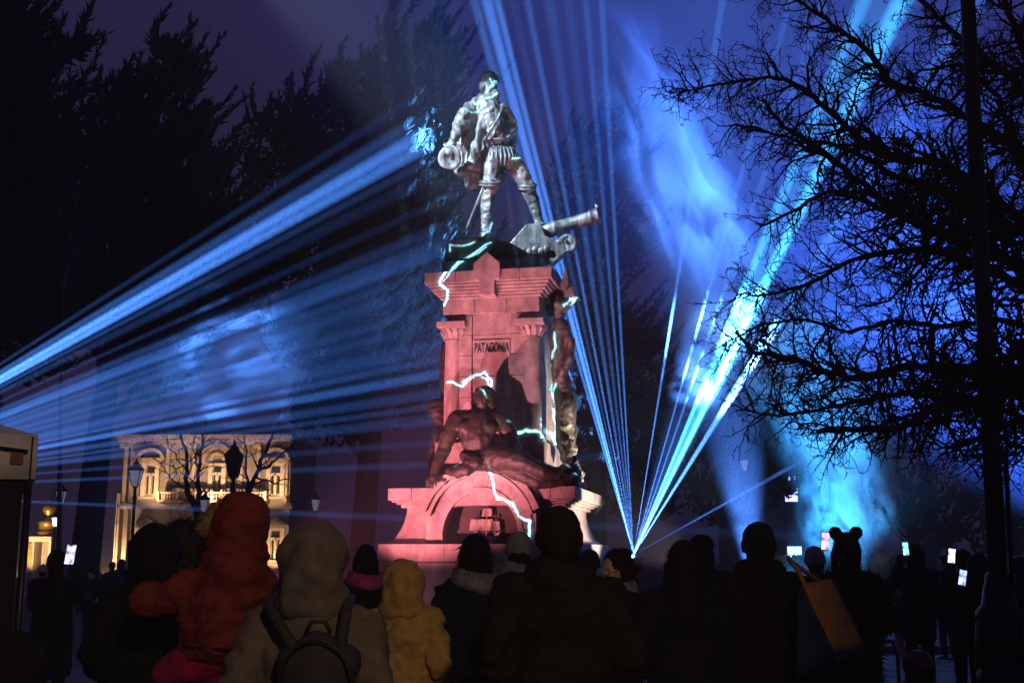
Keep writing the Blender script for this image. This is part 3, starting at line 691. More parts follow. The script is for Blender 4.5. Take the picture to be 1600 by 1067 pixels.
# ------------------------------------------------------------------ dark houses behind the smoke on the right
DARKW = mat('dark_render_wall', (.10, .10, .115), .9, .3, 1.5, .2, 20)
VIOL = emit('violet_lit_pane', (.25, .25, 1), 7); LBLU = emit('blue_lit_pane', (.16, .42, 1), 9)
HY = 62.0; hb = at(1230, 905, HY); hb.z = 0
hou = tag(empty('townhouse', hb), 'dim townhouse with a few violet lit windows behind the smoke', 'building')
def hp(x, y, dy=0): q = at(x, y, HY); return Vector((q.x - hb.x, dy, q.z))
def hbox(x0, y0, x1, y1, d0, d1, nm, m, par=None): a = hp(x0, y1); b = hp(x1, y0); return MB().box((a.x, d0, max(0, a.z)), (b.x, d1, b.z)).build(nm, m, par or hou)
hbox(1168, 715, 1296, 930, 0, 8, 'wall', DARKW); hbox(1164, 708, 1300, 716, -.3, 8.3, 'cornice', DARKW)
a = hp(1168, 708); b = hp(1296, 708); MB().prism([(a.x, a.z), (b.x, b.z), (b.x - 1.2, b.z + 1.2), (a.x + 1.2, a.z + 1.2)], .5, 7.5).build('roof', SLATE, hou)
def lit_window(x0, y0, x1, y1, m, nx, ny, skip=()):
    fr = hbox(x0 - 1.2, y0 - 1.2, x1 + 1.2, y1 + 1.2, -.06, .02, 'window', DARKW)
    for i in range(nx):
        for j in range(ny):
            if (i, j) in skip: continue
            u0 = x0 + (x1 - x0) * i / nx + .7; u1 = x0 + (x1 - x0) * (i + 1) / nx - .7; v0_ = y0 + (y1 - y0) * j / ny + .7; v1 = y0 + (y1 - y0) * (j + 1) / ny - .7
            hbox(u0, v0_, u1, v1, -.10, -.065, 'pane', m, fr)
lit_window(1226, 762, 1246, 784, VIOL, 2, 2, ((0, 0),)); lit_window(1228, 744, 1246, 757, VIOL, 3, 2, ((0, 1), (1, 0), (2, 1))); lit_window(1230, 853, 1252, 882, LBLU, 2, 2)
for x in (1184, 1204, 1270): lit_window(x, 762, x + 14, 786, GLASS, 2, 2); lit_window(x, 845, x + 14, 876, GLASS, 2, 2)

# ------------------------------------------------------------------ street lanterns
LGL = emit('pale_lantern_glass', (.75, .7, .72), .13)  # faint glow added so the lantern glass looks pale
def lantern(x, ytop, H, label, lit=None, scale=.7, group='street lanterns of the plaza'):
    s = (865 - ytop) / (H - 1.55); Y = FPX / s
    q = at(x, ytop, Y); root = tag(empty('street_lantern', (q.x, Y, 0)), label, 'lantern', group)
    k = scale; z = q.z - .92 * k
    MB().lathe([(.16 * k, 0), (.16 * k, .12), (.12 * k, .16), (.11 * k, .55), (.13 * k, .6), (.075 * k, .68), (.06 * k, 1.2), (.045 * k, z - .3), (.075 * k, z - .27), (.05 * k, z - .2), (.05 * k, z - .05), (.1 * k, z)], n=14).build('post', IRON, root)
    cg = MB()
    for i in range(4):
        a = math.pi / 4 + i * math.pi / 2; cg.tube([(.13 * k * math.cos(a), .13 * k * math.sin(a), z), (.25 * k * math.cos(a), .25 * k * math.sin(a), z + .5 * k)], .014 * k, 5)
    cg.build('cage', IRON, root)
    v = []
    for r, zz_ in ((.117 * k, z + .01), (.237 * k, z + .49 * k)):
        for i in range(4): a = math.pi / 4 + i * math.pi / 2; v.append((r * math.cos(a), r * math.sin(a), zz_))
    for i in range(4):
        n = (i + 1) % 4; MB().add([v[i], v[n], v[4 + n], v[4 + i]], [(0, 1, 2, 3)]).build('glass_pane', lit or LGL, root)
    MB().lathe([(.29 * k, z + .5 * k), (.29 * k, z + .52 * k), (.2 * k, z + .62 * k), (.1 * k, z + .70 * k), (.11 * k, z + .74 * k), (.05 * k, z + .78 * k), (.03 * k, z + .85 * k), (.008, z + .92 * k)], n=4, ph=math.pi / 4, smooth=False).build('roof', IRON, root)
    return root, Vector((q.x, Y, z + .25 * k))
lantern(214, 714, 3.7, 'black street lantern in front of the palace left window')
lantern(97, 752, 3.7, 'pale street lantern right of the white stall roof')
lantern(367, 686, 3.9, 'large dark street lantern before the palace centre, above the red hood', GLASS, .85)
lantern(321, 766, 3.5, 'small street lantern below the palace balcony')
lantern(494, 766, 3.6, 'pale street lantern standing right of the palace')
lantern(1162, 705, 5.2, 'faint street lantern in the blue smoke beside the laser fan', None, .75)
lr, lp = lantern(88, 798, 3.4, 'small street lantern with its lamp lit, beside the gilded gatehouse', lit=emit('white_lamp_glass', (1, .86, .66), 14))
lr, lp = lantern(581, 836, 2.6, 'small warm glowing lantern left of the monument base', lit=LAMPW, scale=.75)

# ------------------------------------------------------------------ dark cypresses
LEAF = mat('cypress_foliage', (.012, .016, .011), .9, .4, 1.5, spec=.05); BARK = mat('bark', (.045, .036, .03), .9, .4, 6, .6, 30)
def spray(mb, p, d, L, r):
    """one pointed three-sided spray of scale leaves"""
    u, w_, d = frame(d); c = p + d * L * .4; e = p + d * L + Vector((0, 0, L * .12))
    n = len(mb.v); mb.v.append(tuple(p))
    for k in range(3):
        a = 2.1 * k; mb.v.append(tuple(c + (u * math.cos(a) + w_ * math.sin(a)) * r))
    mb.v.append(tuple(e))
    for k in range(3):
        k2 = (k + 1) % 3; mb.f.append([n, n + 1 + k2, n + 1 + k]); mb.f.append([n + 4, n + 1 + k, n + 1 + k2]); mb.sm += [False, False]
def cypress(label, Y, bx, masses, wind=(.35, 0, .9), seed=1, dens=1.0, trunk_r=.38, name='cypress_tree'):
    rnd = random.Random(seed); k = Y / FPX
    base = at(bx, 900, Y); base.z = 0; root = tag(empty(name, base), label, 'tree', 'dark cypresses round the plaza')
    top = max((at(m[0], m[1], Y) for m in masses), key=lambda p: p.z) - base
    tr = MB(); H = top.z
    tr.tube([(0, 0, 0), (top.x * .15, 0, H * .3), (top.x * .5, 0, H * .65), (top.x * .95, 0, H * .97)], [trunk_r * 1.25, trunk_r, trunk_r * .6, .06], 10)
    wv = Vector(wind); cr = MB(); lb = MB()
    for mx_, my_, r, *op in masses:
        dy = op[0] if op else 0
        C = at(mx_, my_, Y) - base + Vector((0, dy, 0)); rm = r * k
        o = Vector((top.x * .3 * C.z / H, 0, max(C.z * .72, .8))); lb.tube([o, o.lerp(C, .5) + Vector((0, 0, -.3)), C], [.16, .11, .04], 5)
        nb = max(9, int(rm * rm * 10 * dens))
        for _ in range(nb):
            d = Vector((rnd.gauss(0, 1), rnd.gauss(0, .8), rnd.gauss(.25, .8))).normalized()
            s0 = C + d * rm * rnd.uniform(0, .5); L = rm * rnd.uniform(.4, .8) + rnd.uniform(.1, .7) * (1.6 if rnd.random() < .25 else 1)
            L *= 1 + .8 * max(0, d.dot(wv.normalized()))
            d2 = (d * .55 + wv * .9 + Vector((rnd.gauss(0, .2), rnd.gauss(0, .2), 0))).normalized()
            P = [s0 + (d.lerp(d2, t)) * L * t for t in (0, .25, .5, .75, 1.0)]
            lb.tube(P[::2], [.05, .03, .01], 3)
            ns = int(16 + L * 18)
            for j in range(ns):
                t = .05 + .95 * (j + rnd.random()) / ns; i = min(int(t * 4), 3); p = P[i].lerp(P[i + 1], t * 4 - i)
                dd = (P[i + 1] - P[i]).normalized(); sd = (dd * 1.5 + Vector((rnd.gauss(0, .5), rnd.gauss(0, .5), rnd.gauss(.1, .5)))).normalized()
                spray(cr, p, sd, rnd.uniform(.22, .5) * (1.3 - .6 * t), rnd.uniform(.035, .075) * (1.4 - .8 * t))
        for _ in range(int(rm * rm * 130 * dens)):
            d = Vector((rnd.gauss(0, 1), rnd.gauss(0, 1), rnd.gauss(0, 1))).normalized(); p = C + d * rm * .72 * rnd.random() ** .4
            spray(cr, p, (d * .4 + wv + Vector((rnd.gauss(0, .6), rnd.gauss(0, .6), rnd.gauss(0, .5)))).normalized(), rnd.uniform(.3, .55), rnd.uniform(.05, .09))
    tr.build('trunk', BARK, root); lb.build('limbs', BARK, root); cr.build('crown', LEAF, root)
    return root
cypress('tall dark cypress cut off by the left edge above the stall', 32, -30, [(-10, 15, 60), (20, 60, 70), (60, 95, 48), (105, 85, 24), (0, 150, 100), (50, 200, 80), (20, 280, 110), (-10, 400, 130), (60, 380, 90), (20, 520, 120), (70, 480, 80)], (.45, 0, .55), 3)
cypress('wind-swept dark cypress with forked top, second from the left edge', 36, 128, [(262, 90, 34), (240, 140, 55), (285, 140, 30), (190, 185, 45), (225, 220, 70), (290, 205, 46), (165, 235, 50), (130, 270, 52), (320, 270, 50), (235, 310, 100), (160, 350, 90), (320, 350, 70), (250, 440, 120), (150, 470, 100), (330, 470, 90), (240, 560, 100)], (.4, 0, .8), 5)
cypress('broad dark cypress rising left of the statue, tallest behind it', 41, 560, [(680, 60, 34), (690, 110, 45), (635, 75, 40), (610, 60, 26), (600, 120, 60), (530, 130, 40), (545, 175, 60), (650, 170, 80), (470, 185, 50), (420, 210, 42), (480, 250, 80), (580, 260, 100), (690, 250, 80), (400, 265, 40), (410, 330, 50), (500, 360, 110), (620, 380, 110), (420, 430, 70), (560, 480, 120), (680, 470, 100), (460, 520, 80), (600, 600, 110), (520, 640, 90)], (.4, 0, .8), 8, .85)
cypress('sparse dark cypress seen through the lasers right of the statue', 47, 930, [(905, 220, 36), (960, 190, 34), (975, 240, 38), (890, 265, 50), (940, 290, 56), (900, 350, 70), (960, 400, 70), (890, 440, 70), (940, 520, 90), (1000, 560, 60), (880, 560, 70), (960, 640, 95), (1040, 660, 60), (890, 700, 80), (1000, 760, 90)], (.35, 0, .6), 11, .55)
cypress('low dark cypress in the smoke beside the townhouse', 46, 1180, [(1170, 640, 40), (1190, 690, 55), (1130, 720, 50), (1220, 750, 50), (1150, 790, 70), (1100, 780, 45)], (.3, 0, .6), 14, .5)
cypress('dark cypress low behind the right hand crowd and lamp post', 44, 1460, [(1440, 770, 40), (1480, 800, 50), (1530, 780, 50), (1400, 810, 40), (1590, 800, 60), (1450, 850, 50), (1560, 850, 60)], (.3, 0, .6), 17, .5)
# clipped hedge far right
HEDGE = mat('hedge_leaf', (.025, .035, .02), .85, .4, 8)
hb2 = at(1500, 868, 34); hd = tag(empty('hedge', (hb2.x, 34, 0)), 'low dark clipped hedge across the plaza at right', 'hedge')
core = MB().box((-5.2, -.42, .02), (9, .42, hb2.z - .12)).build('hedge_core', HEDGE, hd); lm = MB(); rnd = random.Random(4)
for i in range(5200):
    p = Vector((rnd.uniform(-5.3, 9.1), rnd.choice((-.44, rnd.uniform(-.44, .44))), rnd.uniform(.05, hb2.z - .1)))
    if p.y > -.4: p.z = hb2.z - .12
    spray(lm, p, Vector((rnd.gauss(0, .6), -.5, rnd.gauss(.5, .6))), rnd.uniform(.08, .2), .05)
o = lm.build('hedge_leaves', HEDGE, hd); o['kind'] = 'stuff'

# ------------------------------------------------------------------ bare trees
def bare_tree(label, Y, limbs, trunk, seed, lvl=(70, 150), gap=11, name='bare_tree', dz=1.3, tw=1.0, group=None):
    """limbs: px polylines with start/end radius in px; side branches grow from them"""
    rnd = random.Random(seed); k = Y / FPX
    base = at(trunk[0][0], 900, Y); base.z = 0; root = tag(empty(name, base), label, 'tree', group)
    tk = MB(); br = MB(); tg = MB()
    P0 = [Vector((0, 0, 0))] + [at(x, y, Y) - base for x, y, r in trunk]; tk.tube(P0, [trunk[0][2] * k * 1.25] + [r * k for x, y, r in trunk], 12)
    def grow(p, d, L, r, depth):
        n = max(2, int(L / (9 * k * 1.2))); st = L / n; pts = [p.copy()]; rs = [r]; q = p.copy()
        kids = []
        curl = Vector((rnd.gauss(0, .08), rnd.gauss(0, .05), rnd.gauss(.02, .10)))
        for i in range(n):
            d = (d + Vector((rnd.gauss(0, .20), rnd.gauss(0, .16), rnd.gauss(0, .20))) + curl).normalized()
            q = q + d * st; pts.append(q.copy()); rs.append(max(r * (1 - .75 * (i + 1) / n), .9 * k * .45 * tw)); kids.append((q.copy(), d.copy(), 1 - (i + 1) / n))
        (br if depth == 0 else tg).tube(pts, rs, 5 if depth == 0 else 3, smooth=False)
        if depth >= 3: return
        for q, d, rem in kids:
            pr = (.9, .8, .5)[depth]
            if rnd.random() < pr:
                ax = Vector((rnd.gauss(0, 1), rnd.gauss(0, .6), rnd.gauss(0, 1))); ax = (ax - d * ax.dot(d))
                if ax.length < .01: continue
                nd = (d * rnd.uniform(.35, .9) + ax.normalized() * rnd.uniform(.6, 1.0)).normalized()
                grow(q, nd, L * rnd.uniform(.28, .55) * (.5 + .5 * rem) if depth < 2 else rnd.uniform(5, 13) * k, max(r * .5, .8 * k * tw), depth + 1)
    for pl, ra, rb in limbs:
        n = len(pl); off = rnd.uniform(-dz, dz); P = []
        for i, (x, y) in enumerate(pl):
            t = i / (n - 1); P.append(at(x, y, Y + off * t) - base)
        Q = [P[0]]; 
        for i in range(n - 1):
            for j in range(1, 5): 
                b = P[i].lerp(P[i + 1], j / 4)
                if j < 4: b += Vector((rnd.gauss(0, 2), rnd.gauss(0, 2), rnd.gauss(0, 2))) * k * .8
                Q.append(b)
        m = len(Q); rr = [(ra + (rb - ra) * i / (m - 1)) * k * rnd.uniform(.88, 1.15) for i in range(m)]
        br.tube(Q, [r_ * .72 for r_ in rr], 8)
        tot = 0
        for i in range(1, m):
            seg = (Q[i] - Q[i - 1]); tot += seg.length / k
            while tot > gap:
                tot -= gap * rnd.uniform(.7, 1.5); d = seg.normalized()
                ax = Vector((rnd.gauss(0, 1), rnd.gauss(0, .7), rnd.gauss(0, 1))); ax = ax - d * ax.dot(d)
                if ax.length < .05: continue
                nd = (d * rnd.uniform(.1, .9) + ax.normalized() * rnd.uniform(.6, 1)).normalized()
                grow(Q[i - 1].lerp(Q[i], rnd.random()), nd, rnd.uniform(*lvl) * k * (1.1 - .35 * i / m), max(rr[i] * .38, 1.5 * k * tw), 0)
    tk.build('trunk', BARK_D, root); br.build('branches', BARK_D, root); o = tg.build('twigs', BARK_D, root); o['kind'] = 'stuff'
    return root
BARK_D = mat('dark_wet_bark', (.035, .031, .03), .75, .4, 14, .5, 60)
bare_tree('large bare tree with tangled black branches reaching in from the right', 10.5, [
    ([(1640, 590), (1600, 602), (1540, 625), (1450, 640), (1431, 659), (1397, 670), (1319, 670), (1277, 674)], 15, 4),
    ([(1640, 560), (1600, 585), (1525, 572), (1469, 574), (1412, 574), (1337, 591), (1285, 580), (1240, 557), (1180, 552), (1150, 520)], 13, 3),
    ([(1640, 450), (1562, 400), (1450, 356), (1375, 311), (1319, 262), (1262, 221), (1225, 199), (1191, 154)], 13, 3.5),
    ([(1640, 380), (1545, 300), (1469, 255), (1375, 240), (1337, 210), (1300, 176), (1262, 146), (1232, 127), (1202, 120), (1150, 128), (1090, 140), (1045, 146)], 12, 1.5),
    ([(1640, 260), (1540, 200), (1475, 160), (1390, 128), (1364, 90), (1337, 64), (1292, 30), (1244, 0), (1200, -30)], 10, 4),
    ([(1640, 390), (1545, 330), (1480, 300), (1405, 278), (1337, 240), (1300, 225), (1244, 221), (1180, 199), (1142, 197)], 10, 2.5),
    ([(1562, 400), (1450, 356), (1375, 326), (1337, 307), (1292, 300), (1240, 330), (1187, 354)], 9, 3),
    ([(1640, 480), (1550, 420), (1450, 390), (1356, 400), (1300, 422), (1262, 445), (1202, 460), (1150, 462)], 10, 2),
    ([(1640, 520), (1560, 500), (1480, 510), (1400, 500), (1330, 520), (1260, 500), (1190, 505), (1120, 545)], 8, 1.5),
    ([(1600, 602), (1520, 600), (1440, 610), (1350, 625), (1280, 640), (1220, 650), (1160, 640)], 8, 1.5),
    ([(1640, 200), (1580, 120), (1500, 60), (1440, 0), (1400, -40)], 10, 4), ([(1640, 160), (1600, 80), (1570, 0), (1540, -60)], 10, 5),
    ([(1640, 320), (1590, 240), (1560, 150), (1500, 100), (1440, 110), (1380, 140)], 9, 2), ([(1545, 300), (1500, 330), (1440, 420), (1390, 470), (1340, 480)], 7, 2),
    ([(1640, 640), (1580, 660), (1520, 690), (1480, 700), (1440, 690)], 9, 2), ([(1640, 680), (1600, 700), (1560, 680), (1530, 720)], 6, 2),
    ([(1600, 440), (1660, 380), (1700, 300)], 10, 4)],
    [(1650, 900, 26), (1648, 700, 24), (1645, 500, 22), (1642, 300, 18), (1640, 100, 13), (1650, -60, 8)], 21, (50, 120), 6.2, dz=1.7)
bare_tree('bare forked tree silhouetted against the palace left of centre', 48, [
    ([(309, 805), (292, 757), (292, 721), (283, 684), (276, 664)], 6, 1.6), ([(309, 800), (309, 757), (313, 712), (317, 684), (322, 650)], 5.5, 1.5),
    ([(300, 770), (272, 752), (260, 738), (240, 712), (226, 694)], 2, .6), ([(296, 740), (276, 716), (262, 690), (256, 672)], 2, .6), ([(312, 730), (300, 700), (306, 670)], 2, .8)],
    [(314, 860, 8), (311, 820, 8), (309, 800, 7)], 5, (18, 50), 12, tw=.55, group='bare trees before the palace')
bare_tree('bare leaning tree silhouetted against the palace right hand window', 48, [
    ([(380, 800), (387, 774), (401, 740), (418, 698), (432, 665), (437, 640)], 7, 2), ([(405, 735), (425, 722), (446, 705), (462, 690)], 4, 1), ([(390, 770), (384, 740), (386, 705), (380, 680)], 3.5, 1), ([(400, 745), (430, 756), (448, 748)], 2.5, .8)],
    [(378, 870, 9), (379, 830, 9), (380, 800, 8)], 6, (18, 50), 12, tw=.55, group='bare trees before the palace')
bare_tree('thin pale bare sapling against the dark cypresses at far left', 28, [([(95, 600), (98, 500), (104, 400), (120, 330), (112, 260)], 2.2, .8), ([(100, 460), (118, 380), (124, 300)], 1.5, .6), ([(98, 540), (60, 480), (40, 430)], 1.5, .6)],
    [(92, 860, 4), (94, 700, 3.4), (95, 600, 2.6)], 9, (20, 60), 18, tw=.5)

# ------------------------------------------------------------------ market stall at the left edge
CANV = mat('white_canvas', (.62, .60, .57), .85, .18, 5, .3, 25); BLKC = mat('black_canvas', (.010, .010, .011), .9, .3, 8, .3, 20)
TY = 6.6; tb = at(46, 750, TY); tb.z = 0
ten = tag(empty('market_stall', tb, R(25)), 'white canvas roofed market stall with black side walls at left edge', 'stall')
zl = at(46, 750, TY).z; zh = at(46, 680, TY).z; rid = at(0, 655, TY).z + .35
def sheet(vs, nm, m, par=ten, th=.012):
    o = MB().add(vs, [list(range(len(vs)))]).build(nm, m, par); s = o.modifiers.new('s', 'SOLIDIFY'); s.thickness = th; return o
pts = [(-2.4 + 2.42 * i / 10, 0) for i in range(11)]
def valance(side):
    v = []; f = []
    for i in range(13):
        t = i / 12; wob = .012 * math.sin(i * 1.7)
        for z_ in (zl + .012 * math.sin(i * 2.3), zh): v.append((.03 + wob, t * 2.4, z_) if side else (-2.4 + t * 2.43, wob, z_))
    for i in range(12): f.append((2 * i, 2 * i + 2, 2 * i + 3, 2 * i + 1))
    o = MB().add(v, f, True).build('valance', CANV, ten); s = o.modifiers.new('s', 'SOLIDIFY'); s.thickness = .006
valance(0); valance(1)
sheet([(.03, 0, zh + .002), (.03, 2.4, zh + .002), (-1.2, 1.2, rid)], 'roof_panel', CANV); sheet([(-2.4, 0, zh + .002), (.03, 0, zh + .002), (-1.2, 1.2, rid)], 'roof_panel', CANV); sheet([(.03, 2.4, zh + .002), (-2.4, 2.4, zh + .002), (-1.2, 1.2, rid)], 'roof_panel', CANV)
for x, y in ((.0, .03), (.0, 2.37), (-2.37, .03)): MB().tube([(x, y, 0), (x, y, zh)], .022, 8).build('leg', IRON, ten)
wv = []; wf = []
for i in range(25):
    t = i / 24
    for z_ in (.02, zl + .05): wv.append((-2.4 + t * 2.37, .05 + .03 * math.sin(i * 1.9), z_))
for i in range(24): wf.append((2 * i, 2 * i + 2, 2 * i + 3, 2 * i + 1))
MB().add(wv, wf, True).build('side_wall', BLKC, ten)
MB().tube([(-.75, -.015, zh - .02), (-.02, -.02, zl + .16)], .012, 6).build('brace', IRON, ten)
q = at(28, 716, TY) - tb; MB().box((q.x - .035, -.022, q.z - .035), (q.x + .035, -.014, q.z + .035)).build('printed_patch', mat('faded_red_print', (.22, .10, .09), .9, .3, 30), ten)

# ------------------------------------------------------------------ lamp post at right
LPY = 9.6; lb_ = at(1561, 1000, LPY); lb_.z = 0
post = tag(empty('lamp_post', lb_), 'tall black cast iron lamp post with fluted base in front of the bare tree', 'lamp post')
post.rotation_euler = (0, R(1.3), 0); zb1 = at(1561, 905, LPY).z
MB().lathe([(.075, zb1), (.072, 3.2), (.095, 3.22), (.095, 3.3), (.068, 3.34), (.062, 7.0), (.05, 7.4)], n=18).build('shaft', IRON, post)
MB().lathe([(.23, 0), (.23, .16), (.20, .2), (.19, .5), (.205, .52), (.205, .6), (.18, .64), (.165, 1.0), (.19, 1.03), (.19, 1.09), (.14, 1.14), (.12, zb1 - .06), (.105, zb1 - .03), (.105, zb1 + .03), (.075, zb1 + .06)], n=18).build('base', IRON, post)
fl = MB()
for i in range(14):
    a = 2 * math.pi * i / 14; fl.tube([(.19 * math.cos(a), .19 * math.sin(a), .64), (.175 * math.cos(a), .175 * math.sin(a), 1.0)], .018, 5)
fl.build('fluting', IRON, post)
MB().tube([(.085, -.06, .9), (.09, -.06, 2.4)], .02, 6).build('cable_conduit', IRON, post)
q = at(1330, 150, 9.6)

# ------------------------------------------------------------------ laser projector on its stand
lz = tag(empty('laser_projector', (LASER.x, LASER.y + .12, 0)), 'black laser projector on a stand at the foot of the blue fan', 'projector')
MB().box((-.2, -.05, LASER.z - .34), (.2, .35, LASER.z - .06)).build('housing', IRON, lz, bevel=.015)
for a in range(3):
    t_ = R(90 + 120 * a); MB().tube([(0, .15, LASER.z - .36), (.45 * math.cos(t_), .15 + .45 * math.sin(t_), 0)], .02, 6).build('leg', IRON, lz)
MB().tube([(0, .15, LASER.z - .5), (0, .15, LASER.z - .3)], .03, 8).build('column', IRON, lz)
MB().lathe([(.02, 0), (.035, .02), (.035, .05)], (0, .02, LASER.z - .06), 10).build('lens', emit('green_laser_lens', (.1, .9, .7), 25), lz)

# ------------------------------------------------------------------ people
SKIN = mat('skin', (.42, .27, .20), .55, .12, 8); HAIRB = mat('dark_hair', (.008, .006, .005), .75, .3, 30, .4, 120, spec=.15)
def cloth(n, c, var=.3, bump=.35, bs=140, rough=.9): return mat(n, c, rough, var, 9, bump, bs, spec=.15)
BLACK = cloth('black_cloth', (.0075, .0075, .009)); NAVY = cloth('navy_cloth', (.010, .012, .022)); BROWN = cloth('brown_wool', (.013, .010, .008)); OLIVE = cloth('olive_cloth', (.020, .018, .010))
RED = cloth('red_jacket_cloth', (.17, .026, .018), .55, .6, 90); ORANGE = cloth('orange_fleece', (.45, .16, .04)); GREYC = cloth('grey_brown_coat', (.115, .095, .072)); YELL = cloth('mustard_coat', (.46, .28, .08)); PINK = cloth('magenta_knit', (.42, .05, .20))
MAG = cloth('raspberry_trousers', (.30, .012, .06)); GREYK = cloth('grey_knit', (.20, .19, .19), bump=.8, bs=60); WHITEK = cloth('pale_knit', (.42, .39, .40), bump=.8, bs=60); DARKK = cloth('charcoal_knit', (.016, .016, .019), bump=.8, bs=60)
JEAN = cloth('dark_denim', (.02, .024, .04)); SHOE = mat('black_leather', (.008, .008, .008), .5, .3, 10); WBOOT = mat('white_boot', (.5, .48, .47), .6, .1, 8); PINKT = cloth('pink_trousers', (.5, .16, .2)); MAUVE = cloth('mauve_coat', (.07, .03, .06))
FURB = mat('dark_fur', (.014, .012, .012), .8, .4, 40); FURT = mat('tan_fur', (.30, .19, .09), .85, .4, 40); HIVIS = mat('lime_reflective', (.45, .6, .05), .5, .1, 5)
# plaid scarf
PLAID = bpy.data.materials.new('checked_scarf'); PLAID.use_nodes = True; t = PLAID.node_tree; b_ = t.nodes['Principled BSDF']; b_.inputs['Roughness'].default_value = .9
tc = t.nodes.new('ShaderNodeTexCoord'); ck = t.nodes.new('ShaderNodeTexChecker'); ck.inputs['Scale'].default_value = 46; ck.inputs['Color1'].default_value = (.30, .29, .27, 1); ck.inputs['Color2'].default_value = (.012, .012, .014, 1)
t.links.new(tc.outputs['Object'], ck.inputs['Vector']); t.links.new(ck.outputs['Color'], b_.inputs['Base Color'])

def fur(name, src, m, parent, n, L, seed=0, flat=.012, zmin=-9, zmax=9, down=.3):
    """short tufts standing on the surface of src"""
    rnd = random.Random(seed); me = src.data; mb = MB(); vs = [v for v in me.vertices if zmin < v.co.z < zmax]
    if not vs: return
    for _ in range(n):
        v = rnd.choice(vs); nm = v.normal; d = (nm + Vector((rnd.gauss(0, .45), rnd.gauss(0, .45), rnd.gauss(-down, .4)))).normalized(); l = L * rnd.uniform(.5, 1.3)
        s = d.cross(Vector((rnd.random(), rnd.random(), rnd.random()))).normalized() * flat * rnd.uniform(.5, 1)
        p = v.co - nm * .004; mb.add([p - s, p + s, p + d * l], [(0, 1, 2)])
    o = mb.build(name, m, parent); o['kind'] = 'stuff'; return o
ARM = {'down': ((.265, -.03, 1.10), (.275, .07, .86)), 'pocket': ((.265, -.07, 1.12), (.20, .13, .96)), 'phone': ((.27, .22, 1.19), (.10, .34, 1.47)), 'front': ((.30, .02, 1.13), (.07, .22, 1.13)),
       'up': ((.30, .22, 1.27), (.24, .34, 1.56)), 'carry': ((.30, .10, 1.12), (.02, .30, 1.02)), 'bag': ((.30, -.02, 1.12), (.22, .16, 1.22))}
def mk_hand(mb, w_, d, s, curl=.5, side=1):
    d = Vector(d).normalized(); u = d.cross(Vector((0, 0, 1)));  u = u.normalized() if u.length > .1 else Vector((1, 0, 0)); nrm = u.cross(d)
    w_ = Vector(w_); pc = w_ + d * .075 * s
    mb.cap(w_, pc, .026 * s, .034 * s, 8); mb.ell(w_ + d * .05 * s, (.036 * s, .036 * s, .03 * s), None, 8, 6)
    for f, l in ((-.9, .82), (-.3, 1), (.3, .94), (.9, .74)):
        a = pc + u * f * .030 * s; e = (d - nrm * curl).normalized(); b = a + (d * .8 - nrm * curl * .4).normalized() * .038 * s * l; c = b + e * .034 * s * l
        mb.cap(a, b, .0105 * s, .0095 * s, 6); mb.cap(b, c, .0095 * s, .008 * s, 6)
    a = w_ + d * .03 * s + u * side * .028 * s; b = a + (u * side + d * .8).normalized() * .035 * s
    mb.cap(a, b, .012 * s, .011 * s, 6); mb.cap(b, b + (d - nrm * .4).normalized() * .03 * s, .011 * s, .009 * s, 6)
